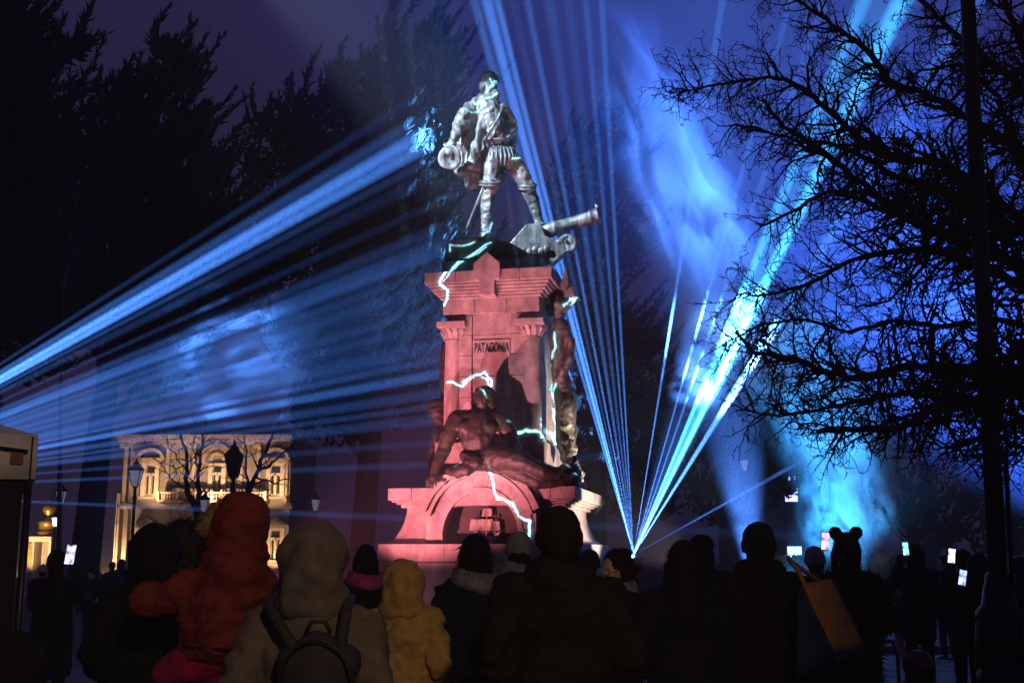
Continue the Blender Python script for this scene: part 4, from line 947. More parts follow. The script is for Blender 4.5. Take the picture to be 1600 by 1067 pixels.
def person(label, x, ytop, Y, turn=0, coat=BLACK, coat_z=.62, girth=1.0, arms=('pocket', 'pocket'), hat='beanie', hatm=DARKK, hair=None, scarf=None, trousers=BLACK, hood=None,
           pack=False, legs=True, hatx=0, pom=None, group=None, head_turn=0, tilt=0, glove=True, coat_folds=((.14, .035), (.05, .014)), feet=0, shoe=None, quilt=None):
    q = at(x, ytop, Y); H = q.z; top = {'beanie': 1.765, 'hood': 1.775, 'bear': 1.80, 'none': 1.735, 'cap': 1.755, 'fur': 1.775}[hat]
    s = (H - feet) / top; vx = .020 if Y < 8 else (.026 if Y < 16 else .04)
    root = tag(empty('person', (q.x, Y, feet), turn), label, 'person', group); root.scale = (s, s, s)
    g = girth
    # the body: head, neck, torso, arms and legs in one skin
    b = MB(); hq = Euler((0, tilt, head_turn)).to_matrix(); hc = Vector((0, .015, 1.60))
    def HE(o, r): b.ell(hc + hq @ Vector(o), r, (0, tilt, head_turn), 14, 10)
    HE((0, -.005, .02), (.078, .096, .105)); HE((0, .03, -.055), (.058, .062, .066)); HE((0, .103, -.015), (.014, .022, .028)); HE((0, .082, .022), (.05, .018, .012)); HE((0, .088, -.06), (.026, .013, .011))
    HE((.079, 0, -.012), (.011, .02, .03)); HE((-.079, 0, -.012), (.011, .02, .03)); HE((.034, .078, -.015), (.02, .014, .014)); HE((-.034, .078, -.015), (.02, .014, .014)); HE((0, .075, -.1), (.026, .02, .018))
    b.cap((0, 0, 1.42), (0, .01, 1.54), .06, .055); b.cap((-.13, 0, 1.36), (.13, 0, 1.36), .07, .07); b.cap((0, 0, 1.28), (0, 0, .98), .105, .10)
    AP = []
    for i, sd in enumerate((-1, 1)):
        e, w_ = ARM[arms[i]]; e = Vector((e[0] * sd * (1 + (g - 1) * .8), e[1], e[2])); w_ = Vector((w_[0] * sd, w_[1], w_[2])); sh = Vector((sd * .19 * g, 0, 1.375)); AP.append((sh, e, w_))
        b.cap(sh, e, .038, .03); b.cap(e, w_, .03, .026)
        b.cap((sd * .085, 0, .92), (sd * .095, .015, .48), .075, .055); b.cap((sd * .095, .015, .48), (sd * .10, -.01, .10), .052, .036)
    blob('body', b, SKIN, root, vx if Y > 6 else .014, 2)
    for i, sd in enumerate((-1, 1)):
        sh, e, w_ = AP[i]; hm = MB(); mk_hand(hm, w_, (w_ - e) if arms[i] not in ('phone', 'up') else Vector((-.15 * sd, .15, 1)), 1.05, .6, -sd)
        hm.build('glove' if glove else 'hand', DARKK if glove else SKIN, root)
    # coat
    c = MB(); c.cap((-.165 * g, 0, 1.385), (.165 * g, 0, 1.385), .082, .082); c.ell((0, .0, 1.28), (.215 * g, .155 * g, .18)); c.ell((0, 0, 1.08), (.20 * g, .15 * g, .2)); c.ell((0, 0, .92), (.215 * g, .165 * g, .2))
    c.cap((0, 0, 1.42), (0, -.005, 1.47), .095, .085)
    z = .9
    while z > coat_z + .12:
        z -= .07; wd_ = 1 + (.9 - z) * .22; c.ell((0, 0, z), (.205 * g * wd_, .165 * g * wd_, .12))
    c.lathe([(.01, coat_z), (.19 * g, coat_z), (.20 * g, coat_z + .10), (.01, coat_z + .12)], n=16)
    for sh, e, w_ in AP:
        m = .062 + .018 * g; c.cap(sh, e, m, m * .88); c.cap(e, w_ - (w_ - e) * .02, m * .88, m * .72)
    if hood == 'down':
        c.ell((0, -.10, 1.45), (.14, .09, .085)); c.ell((0, -.05, 1.49), (.12, .09, .05))
    cto = blob('coat', c, coat, root, vx if Y > 7 else .016, 3, coat_folds, quilt=quilt, crease=(.026, 5, 5, 10) if Y < 9 else None)
    if hat == 'hood' or hood == 'up':
        h = MB(); h.ell((0, -.02, 1.625), (.135, .145, .15)); h.ell((0, -.05, 1.54), (.13, .13, .14)); h.ell((0, -.03, 1.46), (.16, .13, .09)); h.ell((0, -.11, 1.60), (.08, .08, .12))
        blob('hood', h, hatm if hood != 'up' else coat, root, vx, 2, ((.09, .025),), crease=(.018, 9, 9, 8) if Y < 9 else None)
    elif hat in ('beanie', 'bear'):
        h = MB(); h.ell((hatx, 0.0, 1.655), (.098, .112, .108)); h.ell((hatx, 0, 1.635), (.104, .118, .06)); h.lathe([(.098, 1.575), (.106, 1.58), (.108, 1.635), (.10, 1.645)], (hatx, 0, 0), 18)
        if hat == 'bear':
            h.ell((-.082, 0, 1.757), (.052, .04, .05)); h.ell((.082, 0, 1.757), (.052, .04, .05)); h.cap((-.09, .02, 1.60), (-.09, .03, 1.48), .03, .025); h.cap((.09, .02, 1.60), (.09, .03, 1.48), .03, .025)
        ho = blob('hat', h, hatm, root, (vx if Y > 6 else .015) if hat != 'bear' else .013, 2, ((.03, .012),))
        if hat == 'bear': fur('hat_fur', ho, FURB, root, 1500, .014, 3, .004)
    elif hat == 'cap':
        h = MB(); h.ell((0, 0, 1.67), (.105, .125, .085), (R(-8), 0, 0)); h.ell((0, .10, 1.64), (.085, .08, .018), (R(-14), 0, 0)); blob('cap', h, hatm, root, .018, 2)
    elif hat == 'fur':
        h = MB(); h.ell((0, -.01, 1.62), (.14, .15, .155)); h.ell((0, -.03, 1.50), (.15, .13, .10)); ho = blob('fur_hood', h, hatm, root, .022, 1, ((.05, .03),)); fur('hood_fur', ho, hatm, root, 2600, .05, 5, .006)
    if pom:
        h = MB(); h.ell((0, 0, 1.80), (.05, .05, .05)); po = blob('pompom', h, pom, root, .014, 0, ((.03, .02),)); fur('pompom_yarn', po, pom, root, 500, .03, 6, .005, down=0)
    if hair is None and hat in ('beanie', 'bear'): hair = 'short'
    if hair:
        h = MB(); h.ell((0, -.015, 1.635), (.094, .112, .115))
        if hair == 'long': h.cap((0, -.06, 1.60), (0, -.115, 1.28), .095, .10); h.cap((-.07, -.04, 1.58), (-.09, -.09, 1.32), .05, .05); h.cap((.07, -.04, 1.58), (.09, -.09, 1.32), .05, .05)
        elif hair == 'short': h = MB(); h.ell((0, -.03, 1.565), (.083, .086, .075)); h.ell((0, -.03, 1.53), (.066, .055, .05))
        elif hair == 'bob': h.ell((0, -.045, 1.58), (.112, .10, .12)); h.ell((0, -.05, 1.51), (.115, .09, .07))
        elif hair == 'curly':
            rr = random.Random(2)
            for i in range(46):
                a = rr.uniform(0, 2 * math.pi); z_ = rr.uniform(1.42, 1.72); ra = .112 if z_ < 1.66 else .07
                if math.sin(a) > .35 and z_ < 1.66: continue
                h.ell((ra * math.cos(a), ra * math.sin(a) - .02, z_), (.04, .04, .04), None, 8, 6)
        o = blob('hair', h, HAIRB, root, vx if Y > 9 else .016, 1, ((.05, .025),))
        if Y < 9 and hair != 'short':
            st_ = fur('hair_strands', o, HAIRB, root, 1500 if hair != 'curly' else 2200, .07 if hair != 'curly' else .03, 8, .0022, down=1.6 if hair != 'curly' else .2); st_.location = hc - hq @ hc; st_.rotation_euler = (0, tilt, head_turn)
        o.location = hc - hq @ hc; o.rotation_euler = (0, tilt, head_turn)
    if scarf:
        h = MB(); pth = [(.105 * math.cos(a), .095 * math.sin(a), 1.475 + .018 * math.sin(2 * a)) for a in [2 * math.pi * i / 18 for i in range(19)]]; h.tube(pth, .055, 8); h.tube([(p[0] * 1.12, p[1] * 1.12, p[2] - .05) for p in pth], .05, 8)
        blob('scarf', h, scarf, root, vx, 1, ((.06, .035),))
    if legs:
        for sd in (-1, 1):
            l = MB(); l.cap((sd * .085, 0, .92), (sd * .095, .015, .48), .098, .075); l.cap((sd * .095, .015, .48), (sd * .10, -.01, .13), .072, .058); blob('trouser_leg', l, trousers, root, vx * 1.15, 2, ((.08, .015),))
            l = MB(); l.ell((sd * .105, .05, .045), (.05, .135, .045)); l.cap((sd * .10, -.02, .05), (sd * .10, -.015, .16), .05, .052); blob('boot', l, shoe or SHOE, root, .018, 1)
    return root, s
def phone(label, x, y, Y, s=1.0, rz=0, tilt=0, col=(.35, .45, 1), st=5, dark=False):
    p = at(x, y, Y); r = tag(empty('smartphone', p, rz), label, 'phone', 'phones held up to film the show'); r.rotation_euler = (R(-8), tilt, rz)
    MB().box((-.037 * s, 0, -.075 * s), (.037 * s, .009, .075 * s)).build('case', SHOE, r, bevel=.004)
    m = bpy.data.materials.new('phone_screen'); m.use_nodes = True; t = m.node_tree; b = t.nodes['Principled BSDF']
    tc = t.nodes.new('ShaderNodeTexCoord'); n = t.nodes.new('ShaderNodeTexNoise'); n.inputs['Scale'].default_value = 17; t.links.new(tc.outputs['Object'], n.inputs['Vector'])
    rp = t.nodes.new('ShaderNodeValToRGB'); rp.color_ramp.elements[0].position = .35; rp.color_ramp.elements[0].color = (.01, .02, .10, 1); rp.color_ramp.elements[1].position = .75; rp.color_ramp.elements[1].color = (*col, 1)
    t.links.new(n.outputs['Fac'], rp.inputs[0]); t.links.new(rp.outputs[0], b.inputs['Emission Color']); b.inputs['Emission Strength'].default_value = st; m.cycles.emission_sampling = 'NONE'; b.inputs['Base Color'].default_value = (.01, .01, .01, 1)
    MB().box((-.033 * s, -.002, -.069 * s), (.033 * s, -.0002, .069 * s)).build('screen', m, r)
    return r
G = 'people watching the light show'
# left side
person('person in a long dark coat filming with a raised phone beside the stall', 90, 857, 11.2, 0, NAVY, .45, 1.08, ('phone', 'phone'), 'beanie', DARKK, group=G, pom=None, trousers=BLACK)
phone('smartphone with bright screen held above the crowd at far left', 110, 866, 10.7, 1.25, 0, R(3), (.8, .8, 1), 3)
person('distant person in a pale bobble hat just right of the stall', 68, 880, 19, .3, GREYK, .7, 1, ('pocket', 'pocket'), 'beanie', WHITEK, group=G)
pr, ps = person('distant marshal with a lime armband seen past the filming person', 145, 884, 20, R(160), NAVY, .75, 1.05, ('down', 'down'), 'beanie', DARKK, group=G, trousers=JEAN)
ab = MB(); e_, w__ = ARM['down']; a0 = Vector((-e_[0], e_[1], e_[2])); a1 = Vector((-w__[0], w__[1], w__[2])); ab.tube([a0.lerp(a1, .15), a0.lerp(a1, .6)], .098, 12); ab.build('armband', HIVIS, pr)
person('distant person in blue haze below the palace, left of two', 176, 876, 26, .2, NAVY, .75, 1, ('pocket', 'pocket'), 'beanie', DARKK, group=G)
person('distant person in blue haze below the palace, right of two', 191, 873, 26.5, -.2, NAVY, .75, 1, ('pocket', 'pocket'), 'none', DARKK, 'bob', group=G)
person('black silhouetted adult carrying the child in red', 246, 819, 5.9, .12, BLACK, .5, 1.02, ('pocket', 'carry'), 'hood', BLACK, group=G)
person('adult in a dark fur hood behind the child in red', 291, 812, 6.6, -.1, BLACK, .5, 1.05, ('pocket', 'pocket'), 'fur', FURB, group=G)
# the carried child (surveyed in place)
CY_ = 5.3; cb = at(350, 1010, CY_)
kid = tag(empty('person', cb), 'child in a red hooded jacket carried on an adult\'s arm, reaching left', 'person', G)
f = SB(kid, CY_); f.e((380, 824, 0), (26, 28, 32)).c((378, 845), (372, 880), 18, 20).chain([(366, 890), (360, 930), (352, 1000)], [38, 42, 40]).chain([(336, 888), (300, 920), (236, 936)], [14, 12, 9]).chain([(340, 1010, -.02), (296, 1030, .0), (262, 1052, .05)], [26, 22, 16]).chain([(372, 1010), (352, 1046, .04), (330, 1062, .1)], [26, 22, 16])
f.e((382, 816, .07), (5, 6, 6)); blob('body', f.mb, SKIN, kid, .014, 2)
f = SB(kid, CY_); f.e((379, 818, 0), (44, 46, 49)).e((372, 852, .0), (42, 40, 44)).e((362, 846, .03), (40, 38, 34)); blob('hood', f.mb, RED, kid, .016, 2, ((.10, .03),), crease=(.014, 8, 8, 11))
f = SB(kid, CY_); f.e((340, 808, .055), (20, 14, 34), (0, R(38), 0)); o = blob('hood_fur_trim', f.mb, FURT, kid, .014, 0, ((.03, .02),)); fur('fur_tuft', o, FURT, kid, 1300, .03, 9, .004)
f = SB(kid, CY_); f.chain([(374, 880), (366, 920), (356, 985)], [44, 60, 62]).c((330, 960), (390, 960), 46, 44).e((352, 1000), (68, 56, 34)).e((400, 925, .02), (26, 40, 62)); f.c((396, 930, .02), (404, 985, .03), 28, 26)
f.chain([(345, 892), (318, 915), (286, 930), (228, 936)], [34, 30, 26, 21])
blob('jacket', f.mb, RED, kid, .013, 3, ((.15, .04),), crease=(.036, 5, 5, 10))
f = SB(kid, CY_); f.mb.tube([f.p((352 + 67 * math.cos(a), 1004 + 5 * math.sin(a), -.2 * math.sin(a))) for a in [2 * math.pi * i / 24 for i in range(25)]], .016, 8); blob('hem', f.mb, RED, kid, .01, 1, ((.04, .008),))
f = SB(kid, CY_); f.c((236, 936), (226, 936), 22, 21); blob('cuff', f.mb, RED, kid, .01, 1, ((.03, .01),))
f = SB(kid, CY_); f.chain([(338, 1018, -.02), (296, 1036, .0), (262, 1056, .05)], [36, 32, 26]).chain([(375, 1018), (352, 1052, .04), (330, 1075, .1)], [36, 30, 24]); blob('trousers', f.mb, MAG, kid, .018, 2, ((.1, .03),))
f = SB(kid, CY_); f.chain([(262, 1056, .05), (246, 1076, .08)], [22, 20]).e((238, 1084, .05), (24, 24, 12)); blob('boot', f.mb, SHOE, kid, .016, 1)
f = SB(kid, CY_); f.hand((232, 936), (208, 937), 9); blob('mitten', f.mb, RED, kid, .006, 1)
# hooded person with a backpack
pr, ps = person('person in a grey-brown hooded coat wearing a dark backpack', 492, 815, 4.4, .05, GREYC, .6, 1.04, ('pocket', 'pocket'), 'hood', GREYC, group=G, coat_folds=((.16, .05), (.05, .02)))
PACK = mat('dark_nylon', (.020, .017, .016), .8, .35, 30, .15, 300)
pk = MB(); pk.ell((.055, -.235, 1.14), (.145, .085, .23)); pk.cap((-.04, -.225, 1.02), (.15, -.225, 1.02), .10, .10); pk.cap((-.02, -.22, 1.25), (.13, -.22, 1.25), .085, .085)
pkr = tag(empty('backpack', pr.location, .05), 'dark nylon backpack on the back of the grey-brown hooded person', 'backpack'); pkr.scale = pr.scale
blob('sack', pk, PACK, pkr, .016, 3, ((.1, .02),)); pk = MB(); pk.ell((.055, -.33, 1.06), (.11, .035, .12)); po = blob('pocket', pk, PACK, pkr, .014, 2)
MB().tube([(-.045, -.372, 1.0), (-.045, -.375, 1.12), (-.043, -.365, 1.17)], .008, 6).build('zip_pull', mat('orange_reflective_tab', (.6, .2, .05), .4, .2, 20), pkr)
pk = MB(); pk.tube([(.055 + .135 * math.cos(a_), -.31 - .02 * math.sin(a_), 1.15 + .19 * math.sin(a_)) for a_ in [math.pi * i / 14 for i in range(15)]], .006, 5); pk.build('zip', SHOE, pkr)
pk = MB(); pk.tube([(.01, -.25, 1.36), (.03, -.27, 1.40), (.08, -.27, 1.40), (.10, -.25, 1.36)], .009, 6); pk.build('grab_handle', PACK, pkr)
for x0, x1 in ((-.03, -.15), (.14, .15)): MB().tube([(x0, -.26, 1.30), (x1 * 1.0, -.15, 1.45), (x1, -.0, 1.475), (x1 * 1.1, .13, 1.36)], .022, 8).build('strap', PACK, pkr)
person('person in black with a magenta scarf between the backpack and the mustard hood', 572, 852, 9.0, .1, BLACK, .5, 1.05, ('pocket', 'front'), 'none', BLACK, 'bob', PINK, group=G)
person('person in a mustard yellow coat with the hood up', 632, 873, 6.6, -.15, YELL, .42, 1.0, ('pocket', 'pocket'), 'hood', YELL, group=G, coat_folds=((.14, .05), (.05, .025)))
person('person with black bobbed hair and a pale scarf, dark coat', 742, 836, 7.2, .1, NAVY, .45, .93, ('pocket', 'front'), 'none', BLACK, 'bob', GREYK, group=G, coat_folds=((.12, .04), (.05, .02)))
pr, ps = person('person in a grey knitted beanie with a checked scarf', 811, 828, 8.6, 0, BLACK, .5, 1.0, ('pocket', 'pocket'), 'beanie', GREYK, None, GREYK, group=G)
sc_ = MB(); sc_.tube([(-.13, -.09, 1.44), (-.20, -.16, 1.30), (-.21, -.19, 1.05), (-.20, -.2, .85)], [.05, .07, .075, .075], 8); blob('scarf_end', sc_, PLAID, pr, .02, 1, ((.08, .02),))
pr, ps = person('large dark silhouette in a beanie and brown wool coat, nearest in the centre', 873, 788, 5.1, .05, BROWN, .55, 1.12, ('pocket', 'pocket'), 'beanie', BROWN, None, BROWN, group=G)
co = [o for o in pr.children if o.name.startswith('coat')][0]; fur('coat_nap', co, BROWN, pr, 3800, .022, 12, .004)
person('small dark beanie just right of the large central silhouette', 921, 856, 10.0, .1, BLACK, .5, 1, ('pocket', 'pocket'), 'beanie', DARKK, group=G)
# the woman with glasses, face turned to the left
pr, ps = person('person with glasses and curly dark hair looking left over a pale scarf', 962, 860, 7.6, R(118), BLACK, .5, 1.0, ('pocket', 'front'), 'none', BLACK, 'curly', GREYK, group=G, head_turn=R(12))
gl = MB(); hq = Euler((0, 0, R(12))).to_matrix(); hc = Vector((0, .015, 1.60))
for sd in (-1, 1):
    gl.tube([hc + hq @ Vector((sd * .036 + .028 * math.cos(a), .108, -.012 + .024 * math.sin(a))) for a in [2 * math.pi * i / 14 for i in range(15)]], .006, 5)
    gl.tube([hc + hq @ Vector((sd * .064, .105, -.005)), hc + hq @ Vector((sd * .09, .0, .0))], .0035, 5)
gl.tube([hc + hq @ Vector((-.008, .11, -.005)), hc + hq @ Vector((.008, .11, -.005))], .003, 5)
gl.build('glasses', mat('gold_wire', (.6, .5, .35), .3, .1, 10, metal=.8), pr)
person('person with a grey flat cap behind the long haired silhouette', 1096, 834, 9.4, R(-20), BLACK, .5, 1.0, ('pocket', 'pocket'), 'cap', DARKK, 'bob', group=G)
person('long haired silhouette in a black coat right of the laser', 1066, 846, 6.8, -.05, BLACK, .38, 1.06, ('pocket', 'pocket'), 'none', BLACK, 'long', group=G)
pr, ps = person('broad silhouette in a dark beanie and brown hooded coat carrying an orange bag', 1184, 813, 6.9, -.05, BROWN, .5, 1.1, ('pocket', 'bag'), 'beanie', DARKK, None, BROWN, group=G, hood='down')
person('person in a pale knitted beanie and mauve coat holding up a phone', 1272, 851, 10.4, 0, MAUVE, .5, 1.0, ('pocket', 'phone'), 'beanie', WHITEK, group=G)
phone('smartphone glowing pinkish beside the bear-eared hat', 1290, 845, 9.8, 1.05, 0, R(6), (1, .6, .8), 3)
pr, ps = person('silhouette in a fluffy hat with two bear ears and a shaggy coat', 1321, 823, 8.6, .1, BLACK, .42, 1.0, ('pocket', 'pocket'), 'bear', FURB, group=G)
co = [o for o in pr.children if o.name.startswith('coat')][0]; fur('shaggy_fur', co, FURB, pr, 3200, .06, 14, .006)
person('person in dark clothes seen whole, filming with a phone at right', 1428, 850, 13.4, -.05, NAVY, .62, 1.0, ('phone', 'pocket'), 'none', BLACK, 'bob', group=G, trousers=BLACK)
phone('smartphone with a cyan flash held left of the dark filming person', 1415, 857, 13.0, 1.0, .2, 0, (.3, 1, 1), 4)
pr, ps = person('person in a dark jacket and jeans standing behind the filming person', 1473, 868, 17.5, R(120), NAVY, .8, 1.0, ('pocket', 'pocket'), 'none', BLACK, 'bob', group=G, trousers=JEAN)
# child with pink trousers
person('small child in pink trousers and white boots beside the filming person', 1402, 930, 17.2, R(40), BLACK, .85, 1.15, ('down', 'down'), 'beanie', DARKK, group=G, trousers=PINKT, shoe=WBOOT)
person('person filming at right, left of the pair beside the lamp post', 1503, 856, 12.0, R(-15), BLACK, .8, 1.08, ('phone', 'pocket'), 'beanie', DARKK, group=G, trousers=JEAN)
phone('white glowing smartphone held up left of the lamp post', 1487, 868, 11.5, 1.0, 0, R(10), (1, .95, .9), 4)
person('person in black nearest the lamp post, filming low with a phone', 1528, 864, 11.2, R(-20), BLACK, .72, 1.12, ('phone', 'pocket'), 'hood', BLACK, group=G, trousers=BLACK)
phone('blue glowing smartphone held at chest height left of the lamp post', 1504, 902, 10.8, 1.0, 0, R(14), (.4, .45, 1), 4)
person('dark person half cut by the right edge behind the lamp post', 1594, 868, 11.5, R(15), BLACK, .6, 1.1, ('pocket', 'pocket'), 'beanie', DARKK, group=G)
person('black silhouette at the lower left corner in front of the stall', 22, 985, 3.6, .2, BLACK, .5, 1.1, ('pocket', 'pocket'), 'hood', BLACK, group=G)
# ------------------------------------------------------------------ carried and standing things
BY = 6.55; bb = at(1290, 990, BY); bag = tag(empty('tote_bag', bb), 'orange and blue shopping bag with recycling mark hanging from a shoulder', 'bag')
OR_ = cloth('orange_bag_fabric', (.62, .29, .06), .2, .2, 60, .6); BLU_ = cloth('navy_bag_fabric', (.03, .045, .10), .3, .2, 60, .6); LBL = cloth('light_blue_hem', (.03, .08, .2), .2)
def bpanel(pts, Ya, Yb, nm, m, th=.012, bev=0):
    v = [at(x, y, Y_) - bb for (x, y), Y_ in zip(pts, [Ya, Yb, Yb, Ya] if len(pts) == 4 else [Ya] * len(pts))]
    n = 6; vs = []; fs = []
    for i in range(n + 1):
        for j in range(n + 1):
            p = v[0].lerp(v[1], i / n).lerp(v[3].lerp(v[2], i / n), j / n); p += Vector((0, .02 * math.sin(i * 1.3 + j * 2.1) * math.sin(math.pi * i / n) - .008 * (1 if i == n // 2 else 0), .004 * math.sin(j * 2))); vs.append(p)
    for i in range(n):
        for j in range(n): fs.append((i * (n + 1) + j, (i + 1) * (n + 1) + j, (i + 1) * (n + 1) + j + 1, i * (n + 1) + j + 1))
    o = MB().add(vs, fs, True).build(nm, m, bag); s = o.modifiers.new('s', 'SOLIDIFY'); s.thickness = th; return o
bpanel([(1252, 913), (1296, 904), (1348, 1008), (1302, 1018)], BY - .02, BY + .06, 'gusset_panel', OR_)
bpanel([(1246, 915), (1252, 913), (1302, 1018), (1244, 1062)], BY - .01, BY - .015, 'front_panel', BLU_); bpanel([(1296, 904), (1300, 908), (1350, 1012), (1348, 1008)], BY + .06, BY + .4, 'rear_panel', BLU_)
bpanel([(1302, 1018), (1348, 1008), (1347, 1020), (1305, 1031)], BY - .02, BY + .06, 'bottom_hem', LBL)
MB().tube([at(1258, 914, BY - .02) - bb, at(1246, 890, BY + .02) - bb, at(1232, 872, BY + .2) - bb, at(1240, 880, BY + .4) - bb, at(1280, 908, BY + .3) - bb], .014, 6).build('handle', OR_, bag)
rc = MB(); cc = Vector((1318, 990))
for i in range(3):
    a = R(90 + 120 * i); a2 = R(90 + 120 * i + 80); rc.tube([at(cc.x + 5.2 * math.cos(a + (a2 - a) * t_), cc.y - 5.2 * math.sin(a + (a2 - a) * t_), BY - .012) - bb for t_ in (0, .33, .66, 1)], [.0028, .0028, .0045, .001], 5)
rc.build('recycling_mark', mat('pale_print', (.75, .6, .4), .8, .1, 10), bag)
# bollard and shopping trolley
bl = at(1434, 1014, 7.7); bol = tag(empty('bollard', (bl.x, 7.7, 0)), 'short black bollard with side light put into its copper brown colour, below the filming person', 'bollard')
MB().lathe([(.12, 0), (.12, .06), (.095, .09), (.09, bl.z - .14), (.1, bl.z - .12), (.1, bl.z - .08), (.085, bl.z - .05), (.06, bl.z - .015), (.0, bl.z)], n=18).build('post', mat('copper_lit_brown', (.09, .04, .028), .4, .4, 6), bol); MB().lathe([(.098, bl.z - .25), (.102, bl.z - .245), (.102, bl.z - .2), (.098, bl.z - .195)], n=18).build('band', IRON, bol)  # copper of the lit stripe is put into the post's base colour
tl_ = at(1382, 1045, 7.4); tro = tag(empty('shopping_trolley', (tl_.x, 7.4, 0)), 'small wheeled shopping trolley with a bent tube handle at the lower right', 'trolley')
zt3 = at(1380, 1002, 7.4).z; TRB = cloth('maroon_trolley_bag', (.10, .03, .03))
MB().tube([(.09, 0, .1), (.085, 0, zt3 - .08), (.06, 0, zt3), (-.04, 0, zt3 + .015), (-.07, 0, zt3 - .02)], .011, 8).build('handle', IRON, tro)
tb_ = MB().box((-.12, -.1, .08), (.12, .1, .68)).build('bag', TRB, tro, bevel=.03); MB().box((-.135, -.115, .685), (.135, .115, .725)).build('lid', IRON, tro, bevel=.012)
for sd in (-1, 1): MB().lathe([(.02, -.015), (.07, -.015), (.07, .015), (.02, .015)], n=14).build('wheel', SHOE, tro, loc=(sd * .14, .08, .07), rot=(0, R(90), 0))

# ------------------------------------------------------------------ drifting stage smoke
def smoke(label, c, r, dens, scale, lo=.46, hi=.72, rot=(0, 0, 0), seed=0, stretch=1.0):
    o = MB().ell((0, 0, 0), (1, 1, 1), None, 24, 16).build('smoke', None, loc=c) if False else None
    mb = MB().ell((0, 0, 0), (1, 1, 1), None, 24, 16); m = bpy.data.materials.new('stage_smoke'); m.use_nodes = True; m.cycles.volume_sampling = 'EQUIANGULAR'; t = m.node_tree; t.nodes.remove(t.nodes['Principled BSDF'])
    o = mb.build('smoke', m, None, c, 0, rot); o.scale = r; tag(o, label, 'smoke', kind='stuff')
    v = t.nodes.new('ShaderNodeVolumePrincipled'); v.inputs['Color'].default_value = (.85, .88, .95, 1); v.inputs['Anisotropy'].default_value = .1
    tc = t.nodes.new('ShaderNodeTexCoord'); mp = t.nodes.new('ShaderNodeMapping'); mp.inputs['Location'].default_value = (seed * 3.1, seed * 1.7, seed)
    mp.inputs['Scale'].default_value = (r[0] * scale, r[1] * scale, r[2] * scale * stretch)
    n = t.nodes.new('ShaderNodeTexNoise'); n.inputs['Scale'].default_value = 1; n.inputs['Detail'].default_value = 5; n.inputs['Roughness'].default_value = .68; n.inputs['Distortion'].default_value = 1.1
    t.links.new(tc.outputs['Object'], mp.inputs[0]); t.links.new(mp.outputs[0], n.inputs['Vector'])
    g = t.nodes.new('ShaderNodeMapRange'); g.interpolation_type = 'SMOOTHSTEP'; g.inputs[1].default_value = lo; g.inputs[2].default_value = hi; g.inputs[4].default_value = dens; t.links.new(n.outputs[0], g.inputs[0])
    L = t.nodes.new('ShaderNodeVectorMath'); L.operation = 'LENGTH'; t.links.new(tc.outputs['Object'], L.inputs[0])
    f = t.nodes.new('ShaderNodeMapRange'); f.interpolation_type = 'SMOOTHSTEP'; f.inputs[1].default_value = 1; f.inputs[2].default_value = .25; t.links.new(L.outputs['Value'], f.inputs[0])
    mu = t.nodes.new('ShaderNodeMath'); mu.operation = 'MULTIPLY'; t.links.new(g.outputs[0], mu.inputs[0]); t.links.new(f.outputs[0], mu.inputs[1])
    t.links.new(mu.outputs[0], v.inputs['Density']); t.links.new(v.outputs[0], t.nodes['Material Output'].inputs['Volume'])
smoke('bright smoke plume hanging in the sky right of the statue', at(1050, 230, 31), (2.3, 2.2, 5.2), .46, .9, .47, .60, (0, R(-22), 0), 1, .38)
smoke('smoke drifting through the cyan beams', at(1130, 545, 25.5), (2.3, 1.6, 1.7), .55, 1.0, .44, .60, (0, 0, 0), 2)
smoke('smoke boiling up from the ground behind the right hand crowd', at(1322, 800, 27), (1.25, .75, 2.5), 4.5, 2.6, .50, .57, (0, R(-8), 0), 3, .5)
smoke('tall smoke column behind the branches', at(1255, 600, 28.5), (1.8, 1.6, 3.8), .40, .9, .45, .62, (0, R(-18), 0), 4, .45)
smoke('faint smoke behind the bare tree at right', at(1400, 380, 34), (7.5, 3, 8.5), .08, .45, .40, .72, (0, 0, 0), 5)
smoke('smoke patch crossing the left beams over the palace', at(410, 540, 29), (4.6, 3.0, 2.4), .09, .7, .46, .66, (0, R(-22), 0), 6, 1.6)
smoke('low smoke round the foot of the monument', at(1030, 800, 28), (9, 2.6, 3.2), .05, .4, .34, .75, (0, 0, 0), 7)

